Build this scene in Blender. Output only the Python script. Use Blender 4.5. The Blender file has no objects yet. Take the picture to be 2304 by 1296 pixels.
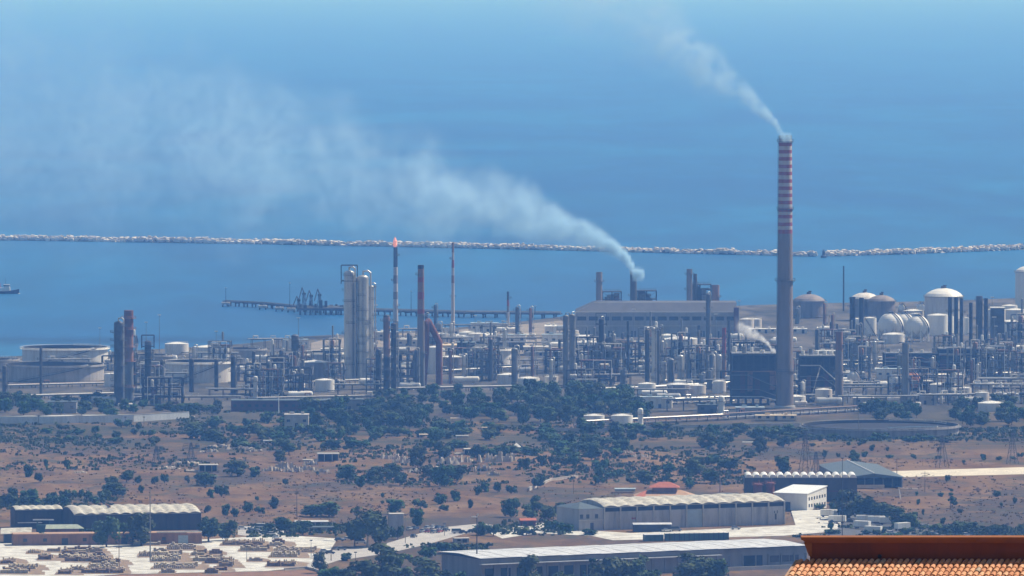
import bpy, math, random
from mathutils import Vector, Matrix, noise
R = math.radians
SC = bpy.context.scene
COL = SC.collection

# ------------------------------------------------------------------ camera, sky, sun, exposure
CAM_H, FOC = 249.0, 18000.0            # camera height above the plain (m); focal length in photo pixels (2304 wide)
PITCH = math.atan(748.0 / FOC)
cam_data = bpy.data.cameras.new('camera')
cam_data.sensor_width = 36.0
cam_data.lens = 36.0 * FOC / 2304.0
cam_data.clip_start, cam_data.clip_end = 1.0, 90000.0
cam = bpy.data.objects.new('camera', cam_data); COL.objects.link(cam)
cam.location = (0, 0, CAM_H); cam.rotation_euler = (R(90) - PITCH, 0, 0)
SC.camera = cam

SUN_EL, SUN_AZ = R(52), R(28)          # sun to the right of the view and a little beyond the scene
sun_dir = Vector((math.cos(SUN_EL) * math.cos(SUN_AZ), math.cos(SUN_EL) * math.sin(SUN_AZ), math.sin(SUN_EL)))
W = bpy.data.worlds.new('World'); SC.world = W; W.use_nodes = True
_n = W.node_tree.nodes; _bg = _n['Background']
_sky = _n.new('ShaderNodeTexSky'); _sky.sky_type = 'NISHITA'; _sky.sun_disc = False
_sky.sun_elevation = SUN_EL; _sky.sun_rotation = math.atan2(sun_dir.x, sun_dir.y)
_sky.altitude = 50; _sky.air_density = 1.0; _sky.dust_density = 1.0; _sky.ozone_density = 2.0
W.node_tree.links.new(_sky.outputs[0], _bg.inputs[0]); _bg.inputs[1].default_value = 0.085
sl = bpy.data.lights.new('sun', 'SUN'); sl.energy = 5.0; sl.angle = R(0.5); sl.color = (1.0, 0.97, 0.93)
so = bpy.data.objects.new('sun', sl); COL.objects.link(so)
so.rotation_euler = sun_dir.to_track_quat('Z', 'Y').to_euler()
SC.view_settings.view_transform = 'Standard'; SC.view_settings.look = 'None'
SC.view_settings.gamma = 1.0; SC.view_settings.exposure = 0.16
SC.cycles.use_denoising = True
SC.cycles.max_bounces = 6; SC.cycles.diffuse_bounces = 2; SC.cycles.glossy_bounces = 2
SC.cycles.transmission_bounces = 2; SC.cycles.volume_bounces = 3; SC.cycles.transparent_max_bounces = 8
SC.cycles.sample_clamp_indirect = 4.0
SC.cycles.volume_max_steps = 256

# ------------------------------------------------------------------ from photo pixels to the plain
def ray(px, py):
    cx, cy = px - 1152.0, 648.0 - py
    c, s = math.cos(PITCH), math.sin(PITCH)
    return Vector((cx, FOC * c + cy * s, -FOC * s + cy * c))
def G(px, py, z=0.0):
    """point of the plain seen at a photo pixel, and the photo's pixels per metre there"""
    d = ray(px, py); t = (z - CAM_H) / d.z
    return d.x * t, d.y * t, 1.0 / t
def toP(x, y, z=0.0):
    c, s = math.cos(PITCH), math.sin(PITCH)
    dz = z - CAM_H; dep = y * c - dz * s; up = y * s + dz * c
    return 1152 + FOC * x / dep, 648 - FOC * up / dep

def lerp_table(tab, x):
    if x <= tab[0][0]: return tab[0][1]
    for (a, b), (c, d) in zip(tab, tab[1:]):
        if x <= c: return b + (d - b) * (x - a) / (c - a)
    return tab[-1][1]

# ------------------------------------------------------------------ materials
MATS = {}
def mat(name, col, rough=0.7, metal=0.0, var=0.25, scale=0.35, streak=0.0, spec=0.3, dirt=None, emit=0.0, rnd=0.0):
    """painted or bare surface with uneven tone; streak = vertical runs of dirt; rnd = tone differs from object to object"""
    if name in MATS: return MATS[name]
    m = bpy.data.materials.new(name); m.use_nodes = True
    nt = m.node_tree; N = nt.nodes; L = nt.links
    b = N['Principled BSDF']
    tc = N.new('ShaderNodeTexCoord'); mp = N.new('ShaderNodeMapping')
    L.new(tc.outputs['Object'], mp.inputs[0])
    mp.inputs['Scale'].default_value = (scale, scale, scale * (0.15 if streak else 1.0))
    nz = N.new('ShaderNodeTexNoise'); nz.inputs['Scale'].default_value = 1.0
    nz.inputs['Detail'].default_value = 4.0; nz.inputs['Roughness'].default_value = 0.65
    L.new(mp.outputs[0], nz.inputs[0])
    mx = N.new('ShaderNodeMixRGB')
    d = dirt if dirt else tuple(c * 0.45 for c in col)
    mx.inputs[1].default_value = (*col, 1); mx.inputs[2].default_value = (*d, 1)
    mr = N.new('ShaderNodeMapRange'); mr.inputs[1].default_value = 0.42; mr.inputs[2].default_value = 0.75
    mr.inputs[3].default_value = 0.0; mr.inputs[4].default_value = min(1.0, var * 2.2 + streak)
    L.new(nz.outputs[0], mr.inputs[0]); L.new(mr.outputs[0], mx.inputs[0])
    out = mx.outputs[0]
    if rnd:
        oi = N.new('ShaderNodeObjectInfo'); hs = N.new('ShaderNodeHueSaturation')
        r2 = N.new('ShaderNodeMapRange'); r2.inputs[3].default_value = 1 - rnd; r2.inputs[4].default_value = 1 + rnd
        L.new(oi.outputs['Random'], r2.inputs[0]); L.new(r2.outputs[0], hs.inputs['Value'])
        r3 = N.new('ShaderNodeMapRange'); r3.inputs[3].default_value = 0.5 - rnd * 0.06; r3.inputs[4].default_value = 0.5 + rnd * 0.06
        L.new(oi.outputs['Random'], r3.inputs[0]); L.new(r3.outputs[0], hs.inputs['Hue'])
        L.new(out, hs.inputs['Color']); out = hs.outputs[0]
    L.new(out, b.inputs['Base Color'])
    b.inputs['Roughness'].default_value = rough; b.inputs['Metallic'].default_value = metal
    b.inputs['Specular IOR Level'].default_value = spec
    if emit:
        b.inputs['Emission Color'].default_value = (*col, 1); b.inputs['Emission Strength'].default_value = emit
    MATS[name] = m
    return m

M = dict(
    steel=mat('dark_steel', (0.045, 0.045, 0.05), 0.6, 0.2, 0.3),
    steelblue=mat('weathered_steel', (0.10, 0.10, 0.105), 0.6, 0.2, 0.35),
    grey=mat('grey_steel', (0.22, 0.22, 0.215), 0.55, 0.2, 0.3, streak=0.2),
    silver=mat('aluminium_cladding', (0.62, 0.60, 0.55), 0.38, 0.55, 0.2, streak=0.25),
    white=mat('white_paint', (0.80, 0.78, 0.72), 0.45, 0, 0.12, streak=0.2, dirt=(0.5, 0.44, 0.36)),
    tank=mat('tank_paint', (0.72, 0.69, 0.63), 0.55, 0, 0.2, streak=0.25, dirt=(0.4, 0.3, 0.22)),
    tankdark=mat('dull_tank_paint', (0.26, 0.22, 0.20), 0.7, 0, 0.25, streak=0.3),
    rust=mat('rusted_steel', (0.20, 0.075, 0.045), 0.85, 0, 0.4),
    rusty=mat('rust_brown_cladding', (0.30, 0.17, 0.12), 0.8, 0, 0.35, streak=0.3),
    red=mat('faded_red_paint', (0.30, 0.055, 0.06), 0.6, 0, 0.2, streak=0.2),
    bandwhite=mat('faded_white_paint', (0.52, 0.47, 0.44), 0.6, 0, 0.2, streak=0.25),
    concrete=mat('chimney_concrete', (0.24, 0.20, 0.18), 0.85, 0, 0.25, streak=0.3, scale=0.2),
    conc=mat('pale_concrete', (0.48, 0.45, 0.40), 0.85, 0, 0.25, scale=0.25),
    greywall=mat('grey_render', (0.34, 0.33, 0.33), 0.85, 0, 0.2, streak=0.2, scale=0.25),
    soot_shade=mat('soot_shade_black', (0.02, 0.02, 0.024), 0.9, 0, 0.2),  # near-black for soot, and for darkness painted inside openings and tanks
    black=mat('dark_opening', (0.015, 0.015, 0.02), 0.9, 0, 0.1),
    glass=mat('window_glass', (0.03, 0.04, 0.05), 0.12, 0, 0.1, spec=0.6),
    brick=mat('red_brick', (0.24, 0.085, 0.055), 0.85, 0, 0.3),
    ochre=mat('ochre_render', (0.30, 0.16, 0.075), 0.9, 0, 0.3, streak=0.2),
    sand=mat('sandy_render', (0.62, 0.50, 0.34), 0.9, 0, 0.15),
    rooftan=mat('fibre_cement_roof', (0.52, 0.49, 0.40), 0.85, 0, 0.5, scale=0.45, dirt=(0.20, 0.17, 0.13)),
    roofred=mat('red_roof_tiles', (0.42, 0.13, 0.07), 0.8, 0, 0.3, scale=0.8),
    rooftan2=mat('tan_roof_tiles', (0.44, 0.27, 0.16), 0.8, 0, 0.3, scale=0.8),
    roofgrey=mat('grey_sheet_roof', (0.10, 0.125, 0.13), 0.55, 0.1, 0.2),
    roofpale=mat('pale_sheet_roof', (0.64, 0.64, 0.62), 0.5, 0.1, 0.4, scale=0.3, dirt=(.34, .33, .32)),
    bark=mat('bark', (0.10, 0.075, 0.055), 0.9, 0, 0.3, 1.5),
    palebark=mat('pale_bark', (0.32, 0.27, 0.22), 0.9, 0, 0.3, 1.5),
    rubber=mat('rubber', (0.02, 0.02, 0.02), 0.8),
    green=mat('green_painted_steel', (0.07, 0.13, 0.10), 0.6, 0, 0.3, streak=0.2),
    rock=mat('pale_limestone', (0.50, 0.43, 0.35), 0.9, 0, 0.3, 0.4, rnd=0.15),
    wetrock=mat('wet_stone', (0.07, 0.07, 0.065), 0.5, 0, 0.3),
    seaRock=mat('breakwater_stone', (0.66, 0.61, 0.54), 0.9, 0, 0.35, 0.25),
    wood=mat('weathered_wood', (0.16, 0.12, 0.09), 0.9, 0, 0.3, 1.0),
    block=mat('pale_blocks', (0.52, 0.45, 0.33), 0.9, 0, 0.3, 0.9, dirt=(0.22, 0.15, 0.10), rnd=0.15),
    blockbrown=mat('brown_blocks', (0.27, 0.19, 0.12), 0.9, 0, 0.3, 0.9, rnd=0.2),
    tarp2=mat('whitewashed_wall', (0.66, 0.67, 0.66), 0.85, 0, 0.2, streak=.15, scale=.2),
    tarp=mat('blue_grey_sheet', (0.35, 0.42, 0.45), 0.7, 0, 0.2),
    maroon=mat('maroon_cladding', (0.11, 0.035, 0.04), 0.75, 0, 0.25, streak=0.2),
    orangesphere=mat('orange_primer', (0.60, 0.24, 0.12), 0.6, 0, 0.2),
)

# ------------------------------------------------------------------ mesh builder
class MB:
    def __init__(self): self.v = []; self.f = []; self.mi = []; self.sm = []
    def add(self, vs, fs, m=0, smooth=False):
        o = len(self.v); self.v += [tuple(p) for p in vs]
        for f in fs: self.f.append([i + o for i in f]); self.mi.append(m); self.sm.append(smooth)
        return self
    def box(self, cx, cy, z0, sx, sy, h, rz=0.0, m=0):
        c, s = math.cos(rz), math.sin(rz); vs = []
        for z in (z0, z0 + h):
            for a, b in ((-1, -1), (1, -1), (1, 1), (-1, 1)):
                x, y = a * sx / 2, b * sy / 2
                vs.append((cx + x * c - y * s, cy + x * s + y * c, z))
        return self.add(vs, [(3, 2, 1, 0), (4, 5, 6, 7), (0, 1, 5, 4), (1, 2, 6, 5), (2, 3, 7, 6), (3, 0, 4, 7)], m)
    def cyl(self, x, y, z0, z1, r0, r1=None, n=14, caps=True, m=0):
        r1 = r0 if r1 is None else r1
        vs = []
        for z, r in ((z0, r0), (z1, r1)):
            for i in range(n):
                a = 2 * math.pi * i / n; vs.append((x + r * math.cos(a), y + r * math.sin(a), z))
        self.add(vs, [(i, (i + 1) % n, n + (i + 1) % n, n + i) for i in range(n)], m, True)
        if caps:
            self.add(vs[:n], [tuple(range(n))[::-1]], m); self.add(vs[n:], [tuple(range(n))], m)
        return self
    def lathe(self, prof, x=0, y=0, n=16, m=0, cap0=False, cap1=False, mats=None):
        vs = []
        for r, z in prof:
            for i in range(n):
                a = 2 * math.pi * i / n; vs.append((x + r * math.cos(a), y + r * math.sin(a), z))
        for k in range(len(prof) - 1):
            o = len(self.v)
            self.add(vs[k * n:(k + 2) * n], [(i, (i + 1) % n, n + (i + 1) % n, n + i) for i in range(n)], mats[k] if mats else m, True)
        if cap0: self.add(vs[:n], [tuple(range(n))[::-1]], m)
        if cap1: self.add(vs[-n:], [tuple(range(n))], mats[-1] if mats else m)
        return self
    def dome(self, x, y, z, r, h, n=14, k=4, m=0):
        pr = [(r * math.cos(a), z + h * math.sin(a)) for a in [math.pi / 2 * i / k for i in range(k)]] + [(r * 0.02, z + h)]
        return self.lathe(pr, x, y, n, m)
    def sphere(self, x, y, z, r, n=20, k=12, m=0):
        pr = [(max(r * math.sin(a), r * .01), z - r * math.cos(a)) for a in [math.pi * i / k for i in range(k + 1)]]
        return self.lathe(pr, x, y, n, m)
    def tube(self, p, q, r, n=6, r1=None, m=0, caps=True):
        p, q = Vector(p), Vector(q); d = q - p
        if d.length < 1e-6: return self
        r1 = r if r1 is None else r1
        d.normalize(); a = d.orthogonal().normalized(); b = d.cross(a); vs = []
        for c, rr in ((p, r), (q, r1)):
            for i in range(n):
                t = 2 * math.pi * i / n + 0.4; vs.append(c + a * (rr * math.cos(t)) + b * (rr * math.sin(t)))
        self.add(vs, [(i, (i + 1) % n, n + (i + 1) % n, n + i) for i in range(n)], m, n > 5)
        if caps: self.add(vs[:n], [tuple(range(n))[::-1]], m); self.add(vs[n:], [tuple(range(n))], m)
        return self
    def pipe(self, pts, r, n=6, m=0):
        for p, q in zip(pts, pts[1:]): self.tube(p, q, r, n, m=m)
        for p in pts[1:-1]: self.sphere(*p, r * 1.02, 6, 4, m)
        return self
    def drum(self, p, q, r, n=12, m=0):
        """horizontal vessel with rounded ends"""
        p, q = Vector(p), Vector(q); d = (q - p).normalized()
        self.tube(p, q, r, n, m=m, caps=False)
        self.tube(p, p - d * r * .3, r, n, r * .75, m); self.tube(p - d * r * .3, p - d * r * .5, r * .75, n, r * .25, m)
        self.tube(q, q + d * r * .3, r, n, r * .75, m); self.tube(q + d * r * .3, q + d * r * .5, r * .75, n, r * .25, m)
        return self
    def prism(self, prof, x0, x1, m=0):
        """profile of (y, z) points swept along x"""
        n = len(prof); vs = [(x0, a, b) for a, b in prof] + [(x1, a, b) for a, b in prof]
        return self.add(vs, [(i, n + i, n + (i + 1) % n, (i + 1) % n) for i in range(n)] + [tuple(range(n)), tuple(range(2 * n - 1, n - 1, -1))], m)
    def poly(self, pts, m=0): return self.add(pts, [tuple(range(len(pts)))], m)
    def build(self, name, mats, parent=None):
        me = bpy.data.meshes.new(name); me.from_pydata(self.v, [], self.f)
        for x in (mats if isinstance(mats, (list, tuple)) else [mats]): me.materials.append(x)
        me.polygons.foreach_set('material_index', self.mi); me.polygons.foreach_set('use_smooth', self.sm)
        me.update()
        o = bpy.data.objects.new(name, me); COL.objects.link(o)
        if parent is not None: o.parent = parent
        return o

# ------------------------------------------------------------------ things, labels, groups
LM, PEND, OCC = [], [], []              # landmarks for labels; things waiting for a label; occupied circles of the plain
def occupy(x, y, r): OCC.append((x, y, r))
def is_free(x, y, r): return all((x - a) ** 2 + (y - b) ** 2 > (r + c) ** 2 for a, b, c in OCC)
def tag(o, label=None, cat=None, group=None, desc=None, lm=None, px=None, py=None):
    if cat: o['category'] = cat; o['kind'] = 'thing'
    if group: o['group'] = group
    if px is None: px, py = toP(o.location.x, o.location.y, o.location.z)
    if label: o['label'] = label
    elif desc: PEND.append((o, desc, px, py))
    if lm: LM.append((lm, px, py))
    return o
def thing(name, x, y, z=0.0, rz=0.0, **k):
    o = bpy.data.objects.new(name, None); COL.objects.link(o)
    o.location = (x, y, z); o.rotation_euler = (0, 0, rz); o.empty_display_size = 1
    return tag(o, **k)
def kind(o, k): o['kind'] = k; return o
def dup(root, x, y, z=0.0, rz=0.0, sc=1.0, **k):
    """a copy of a thing with copies of its parts and sub-parts (mesh data shared)"""
    def cp(o, par):
        c = o.copy(); COL.objects.link(c)
        if par is not None: c.parent = par
        for ch in KIDS.get(o.name, ()): cp(ch, c)
        return c
    fill_kids(root)
    r = cp(root, None); r.location = (x, y, z); r.rotation_euler = (0, 0, rz); r.scale = (sc, sc, sc)
    for key in ('label', 'group'):
        if key in r: del r[key]
    return tag(r, **k)
KIDS = {}
def fill_kids(root):
    if root.name in KIDS: return
    KIDS[root.name] = list(root.children)
    for ch in KIDS[root.name]:
        KIDS[ch.name] = list(ch.children)
rnd = random.Random(7)
# ------------------------------------------------------------------ sea and land
def sea_mat():
    m = bpy.data.materials.new('sea_water'); m.use_nodes = True
    N, L = m.node_tree.nodes, m.node_tree.links; b = N['Principled BSDF']
    tc = N.new('ShaderNodeTexCoord')
    mp = N.new('ShaderNodeMapping'); mp.inputs['Scale'].default_value = (0.003, 0.0011, 1); L.new(tc.outputs['Object'], mp.inputs[0])
    nz = N.new('ShaderNodeTexNoise'); nz.inputs['Scale'].default_value = 1; nz.inputs['Detail'].default_value = 5; nz.inputs['Distortion'].default_value = 1.2
    L.new(mp.outputs[0], nz.inputs[0])
    mr = N.new('ShaderNodeMapRange'); mr.inputs[1].default_value = 0.35; mr.inputs[2].default_value = 0.7; L.new(nz.outputs[0], mr.inputs[0])
    mx = N.new('ShaderNodeMixRGB'); mx.inputs[1].default_value = (0.0, 0.068, 0.19, 1); mx.inputs[2].default_value = (0.004, 0.115, 0.255, 1)
    m3 = N.new('ShaderNodeMapping'); m3.inputs['Scale'].default_value = (0.02, 0.0035, 1); L.new(tc.outputs['Object'], m3.inputs[0])
    n3 = N.new('ShaderNodeTexNoise'); n3.inputs['Scale'].default_value = 1; n3.inputs['Detail'].default_value = 7; n3.inputs['Roughness'].default_value = .75; L.new(m3.outputs[0], n3.inputs[0])
    r3 = N.new('ShaderNodeMapRange'); r3.inputs[1].default_value = .3; r3.inputs[2].default_value = .7; r3.inputs[3].default_value = .78; r3.inputs[4].default_value = 1.24; L.new(n3.outputs[0], r3.inputs[0])
    hv = N.new('ShaderNodeHueSaturation'); L.new(r3.outputs[0], hv.inputs['Value'])
    L.new(mr.outputs[0], mx.inputs[0]); L.new(mx.outputs[0], hv.inputs['Color']); L.new(hv.outputs[0], b.inputs['Base Color'])
    b.inputs['Roughness'].default_value = 0.42; b.inputs['Specular IOR Level'].default_value = 0.16
    n2 = N.new('ShaderNodeTexNoise'); n2.inputs['Scale'].default_value = 0.05; n2.inputs['Detail'].default_value = 6; L.new(tc.outputs['Object'], n2.inputs[0])
    bp = N.new('ShaderNodeBump'); bp.inputs['Strength'].default_value = 0.25; bp.inputs['Distance'].default_value = 1.5
    L.new(n2.outputs[0], bp.inputs['Height']); L.new(bp.outputs[0], b.inputs['Normal'])
    return m
sea = MB()
ys = [3600, 5000, 6500, 9000, 14000, 24000, 40000, 62000]
for a, b in zip(ys, ys[1:]): sea.poly([(-9000, a, -2.0), (9000, a, -2.0), (9000, b, -2.0), (-9000, b, -2.0)])
kind(sea.build('sea', sea_mat()), 'structure')

SHORE = [(-3000, 860), (-600, 826), (0, 801), (250, 789), (430, 779), (560, 771), (660, 756), (800, 749), (950, 741), (1120, 727), (1240, 714), (1300, 704), (1500, 694), (1700, 684), (1860, 680), (2100, 676), (2304, 668), (2900, 650), (4500, 630)]
def shore_y(px): return lerp_table(SHORE, px)

def hill(y):
    """ground height: the observer's hill in front, then the plain"""
    if y >= 2750: return 0.0
    t = max(0.0, 1 - max(y, 0) / 2750.0)
    return 244.0 * t ** 1.28
def relief(x, y):
    if y < 3480 or y > 4330: return 0.0
    e = min(1.0, (y - 3480) / 120.0, (4330 - y) / 100.0)
    if x > 170 and 3730 < y < 3960: e = 0.0 if 3760 < y < 3930 else e * 0.3
    n = noise.fractal(Vector((x * 0.012, y * 0.010, 3.1)), 1.0, 2.0, 4) * 0.9 - 0.55
    n += noise.noise(Vector((x * 0.09, y * 0.09, 9.0))) * 0.22
    return e * max(-1.6, min(0.15, n))
def gz(x, y): return hill(y) + relief(x, y)

def ground_mat():
    m = bpy.data.materials.new('dry_ground'); m.use_nodes = True
    N, L = m.node_tree.nodes, m.node_tree.links; b = N['Principled BSDF']
    tc = N.new('ShaderNodeTexCoord')
    def nz(sx, sy, det, dist=0.0, rough=.6, off=0):
        mp = N.new('ShaderNodeMapping'); mp.inputs['Scale'].default_value = (sx, sy, 1); mp.inputs['Location'].default_value = (off, off * 1.7, 0)
        L.new(tc.outputs['Object'], mp.inputs[0])
        t = N.new('ShaderNodeTexNoise'); t.inputs['Scale'].default_value = 1; t.inputs['Detail'].default_value = det
        t.inputs['Distortion'].default_value = dist; t.inputs['Roughness'].default_value = rough
        L.new(mp.outputs[0], t.inputs[0]); return t.outputs[0]
    def rng(s, a, c, lo=0.0, hi=1.0):
        r = N.new('ShaderNodeMapRange'); r.inputs[1].default_value = a; r.inputs[2].default_value = c; r.inputs[3].default_value = lo; r.inputs[4].default_value = hi
        L.new(s, r.inputs[0]); return r.outputs[0]
    def mix(f, c1, c2):
        x = N.new('ShaderNodeMixRGB')
        if isinstance(f, float): x.inputs[0].default_value = f
        else: L.new(f, x.inputs[0])
        for i, c in ((1, c1), (2, c2)):
            if isinstance(c, tuple): x.inputs[i].default_value = (*c, 1)
            else: L.new(c, x.inputs[i])
        return x.outputs[0]
    base = mix(rng(nz(.035, .012, 7, .8, .7), .38, .62), (0.115, 0.060, 0.024), (0.21, 0.130, 0.064))        # dry red-brown grass
    base = mix(rng(nz(.0075, .004, 6, 1.0, .65, 5), .48, .6, 0, .85), base, (0.06, 0.05, 0.04))         # darker stony fallow
    base = mix(rng(nz(.03, .016, 7, .8, .72, 9), .52, .64, 0, .8), base, (0.05, 0.055, 0.032))              # low green weeds
    base = mix(rng(nz(.25, .12, 4, .3, .7, 13), .55, .75, 0, .35), base, (0.21, 0.165, 0.115))             # pale stones
    sep = N.new('ShaderNodeSeparateXYZ'); L.new(tc.outputs['Object'], sep.inputs[0])
    belt = N.new('ShaderNodeMath'); belt.operation = 'MULTIPLY'; belt.use_clamp = True
    b1 = rng(sep.outputs[1], 4010, 4090); b2 = rng(nz(.012, .02, 6, .6, .7, 21), .36, .56, 0, .9)
    L.new(b1, belt.inputs[0]); L.new(b2, belt.inputs[1])
    base = mix(belt.outputs[0], base, (0.05, 0.052, 0.034))                                             # grey-green scrub belt by the works
    far = rng(sep.outputs[1], 4250, 4420)
    yard = mix(rng(nz(.03, .012, 6, .8, .7, 3), .4, .66), (0.04, 0.042, 0.04), (0.15, 0.13, 0.105))      # works yards: dirt, concrete, gravel
    base = mix(far, base, yard)
    L.new(base, b.inputs['Base Color']); b.inputs['Roughness'].default_value = 0.95; b.inputs['Specular IOR Level'].default_value = 0.1
    bp = N.new('ShaderNodeBump'); bp.inputs['Strength'].default_value = 0.6; bp.inputs['Distance'].default_value = 0.6
    L.new(nz(.6, .6, 5), bp.inputs['Height']); L.new(bp.outputs[0], b.inputs['Normal'])
    return m
def build_ground():
    mb = MB()
    # shore line in metres as a function of x
    pts = []
    for px in [-3000, -1500, -600, -200] + list(range(0, 2305, 48)) + [2500, 2900, 3600, 4500]:
        x, y, s = G(px, shore_y(px)); pts.append((x, y))
    tab = sorted(pts)
    xs = [-2500, -1800, -1200, -800, -560] + [-440 + 4.4 * i for i in range(201)] + [560, 800, 1200, 1800, 2500]
    rows = [-400, -100, 50, 150, 220, 300, 450, 700, 1000, 1400, 1800, 2200, 2500, 2750, 3000, 3150, 3300]
    rows += [3400 + 5.0 * i for i in range(196)] + [4400, 4550, 4700]
    idx = {}
    for j, y in enumerate(rows):
        for i, x in enumerate(xs):
            idx[i, j] = len(mb.v); mb.v.append((x, y, gz(x, y)))
    nr = len(rows)
    for q in range(4):                                            # strips on to the curved shore and under the water
        for i, x in enumerate(xs):
            sy = lerp_table(tab, x) + 3 * noise.noise(Vector((x * .03, 1.2, 0)))
            y = 4700 + (sy - 4700) * (q + 1) / 3.0 if q < 3 else sy + 14
            idx[i, nr + q] = len(mb.v); mb.v.append((x, y, 0.0 if q < 2 else (-0.6 if q == 2 else -3.5)))
    for j in range(nr + 3):
        for i in range(len(xs) - 1):
            mb.f.append([idx[i, j], idx[i + 1, j], idx[i + 1, j + 1], idx[i, j + 1]]); mb.mi.append(0); mb.sm.append(True)
    return kind(mb.build('ground', ground_mat()), 'structure')
build_ground()

def sheet(name, pix, m, z=0.08, k='structure', sub=0):
    """a flat patch of the plain given by its outline as seen in the photo"""
    pts = []
    for px, py in pix:
        x, y, s = G(px, py); pts.append((x, y, z))
    return kind(MB().poly(pts).build(name, m), k)
M_gravel = mat('white_gravel', (0.60, 0.58, 0.51), 0.95, 0, 0.5, 0.14, dirt=(0.26, 0.23, 0.19))
M_road = mat('bleached_road', (0.42, 0.39, 0.35), 0.95, 0, 0.25, 0.15)
M_asphalt = mat('asphalt', (0.10, 0.10, 0.10), 0.9, 0, 0.3, 0.15)
M_pale = mat('pale_track', (0.62, 0.55, 0.42), 0.95, 0, 0.25, 0.12)
M_shore = mat('sandy_ground', (0.25, 0.21, 0.165), 0.95, 0, 0.45, 0.05, dirt=(0.10, 0.09, 0.075))
M_earth = mat('brown_earth', (0.23, 0.12, 0.065), 0.95, 0, 0.35, 0.15)
sheet('shore_ground', [(700, 772), (760, 756), (960, 748), (1120, 735), (1262, 722), (1300, 742), (1290, 792), (1120, 800), (960, 806), (700, 800)], M_shore)
sheet('storage_yard', [(-60, 1300), (-60, 1226), (90, 1216), (420, 1216), (560, 1208), (640, 1204), (760, 1212), (742, 1240), (690, 1276), (600, 1285), (280, 1292), (150, 1300)], M_gravel, 0.06)
sheet('brown_field', [(-60, 1330), (-60, 1301), (150, 1301), (285, 1293), (600, 1286), (690, 1282), (800, 1300), (800, 1330)], M_earth, 0.05)
sheet('parking_lot', [(535, 1185), (640, 1184), (640, 1203), (560, 1207), (535, 1204)], M_road, 0.12)
sheet('road', [(690, 1272), (740, 1240), (860, 1226), (930, 1205), (985, 1188), (1085, 1178), (1130, 1186), (1040, 1203), (960, 1226), (870, 1246), (760, 1262), (700, 1282)], M_road, 0.13)
sheet('paved_yard', [(1080, 1190), (1200, 1178), (1292, 1174), (1300, 1192), (1420, 1200), (1790, 1182), (1780, 1150), (1890, 1146), (1905, 1162), (1880, 1196), (1760, 1206), (1380, 1216), (1330, 1206), (1210, 1200), (1130, 1212)], M_gravel, 0.10)
sheet('gravel_track', [(1990, 1061), (2320, 1051), (2320, 1067), (2030, 1074)], M_pale, 0.10)
sheet('asphalt_yard', [(1890, 1146), (2010, 1170), (2220, 1196), (2200, 1212), (1790, 1212), (1880, 1196)], M_asphalt, 0.07)
sheet('concrete_apron', [(-60, 938), (150, 934), (420, 932), (440, 938), (300, 946), (60, 951), (-60, 952)], mat('pale_apron', (0.5, 0.5, 0.47), 0.8, 0, 0.2, 0.1), 0.1)
# ------------------------------------------------------------------ the tall striped chimney
def big_stack():
    x, y, s = G(1766, 918); h = (918 - 305) / s
    o = thing('striped_chimney', x, y, label='tallest chimney, red and white bands above a bare concrete shaft', cat='chimney', lm='the tallest banded chimney')
    occupy(x, y, 8)
    r_at = lambda z: (19.5 - 4.7 * z / h) / s
    zs = lambda py: (918 - py) / s
    cuts = [(918, 0)]; mats = []
    cur = 525; mats.append(0); cuts.append((525, 0))
    for c in [520, 504, 487, 472, 455, 439, 423, 407, 390, 374, 357, 341, 324.5]:
        if c != 520: mats.append(2); cuts.append((c + 4, 0))
        mats.append(1); cuts.append((c - 4, 0))
    mats.append(2); cuts.append((314, 0)); mats.append(3); cuts.append((305, 0))
    prof = [(r_at(zs(c[0])), zs(c[0])) for c in cuts]
    sh = MB().lathe(prof, n=40, mats=mats)
    rt = r_at(h); sh.lathe([(rt, h), (rt * .82, h), (rt * .8, h - 6)], n=40, m=3)
    sh.build('shaft', [M['concrete'], M['red'], M['bandwhite'], M['soot_shade']], o)
    for py, w in ((631, 1.5), (318, 1.0), (470, .8), (835, .7)):
        z = zs(py); r = r_at(z)
        g = MB().lathe([(r - .05, z - .25), (r + w, z - .1), (r + w, z + .1), (r - .05, z + .1)], n=32)
        for i in range(16):
            a = 2 * math.pi * i / 16; g.tube((math.cos(a) * (r + w), math.sin(a) * (r + w), z), (math.cos(a) * (r + w), math.sin(a) * (r + w), z + 1.1), .05, 4)
            if i % 2: g.tube((math.cos(a) * (r + w), math.sin(a) * (r + w), z - .1), (math.cos(a) * r, math.sin(a) * r, z - 1.6), .08, 4)
        g.lathe([(r + w, z + 1.0), (r + w, z + 1.15)], n=32)
        g.build('platform', M['steelblue'], o)
    l = MB(); a = R(200)
    for dx in (-.3, .3):
        pts = [(math.cos(a) * (r_at(z) + .35) + dx, math.sin(a) * (r_at(z) + .35), z) for z in (0, h * .25, h * .5, h * .75, h)]
        for p, q in zip(pts, pts[1:]): l.tube(p, q, .09, 4)
    l.build('ladder', M['steelblue'], o)
    MB().lathe([(r_at(0) + 1.0, 0), (r_at(0) + 1.0, 1.2), (r_at(0), 1.4)], n=32).build('plinth', M['conc'], o)
big_stack()
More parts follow.
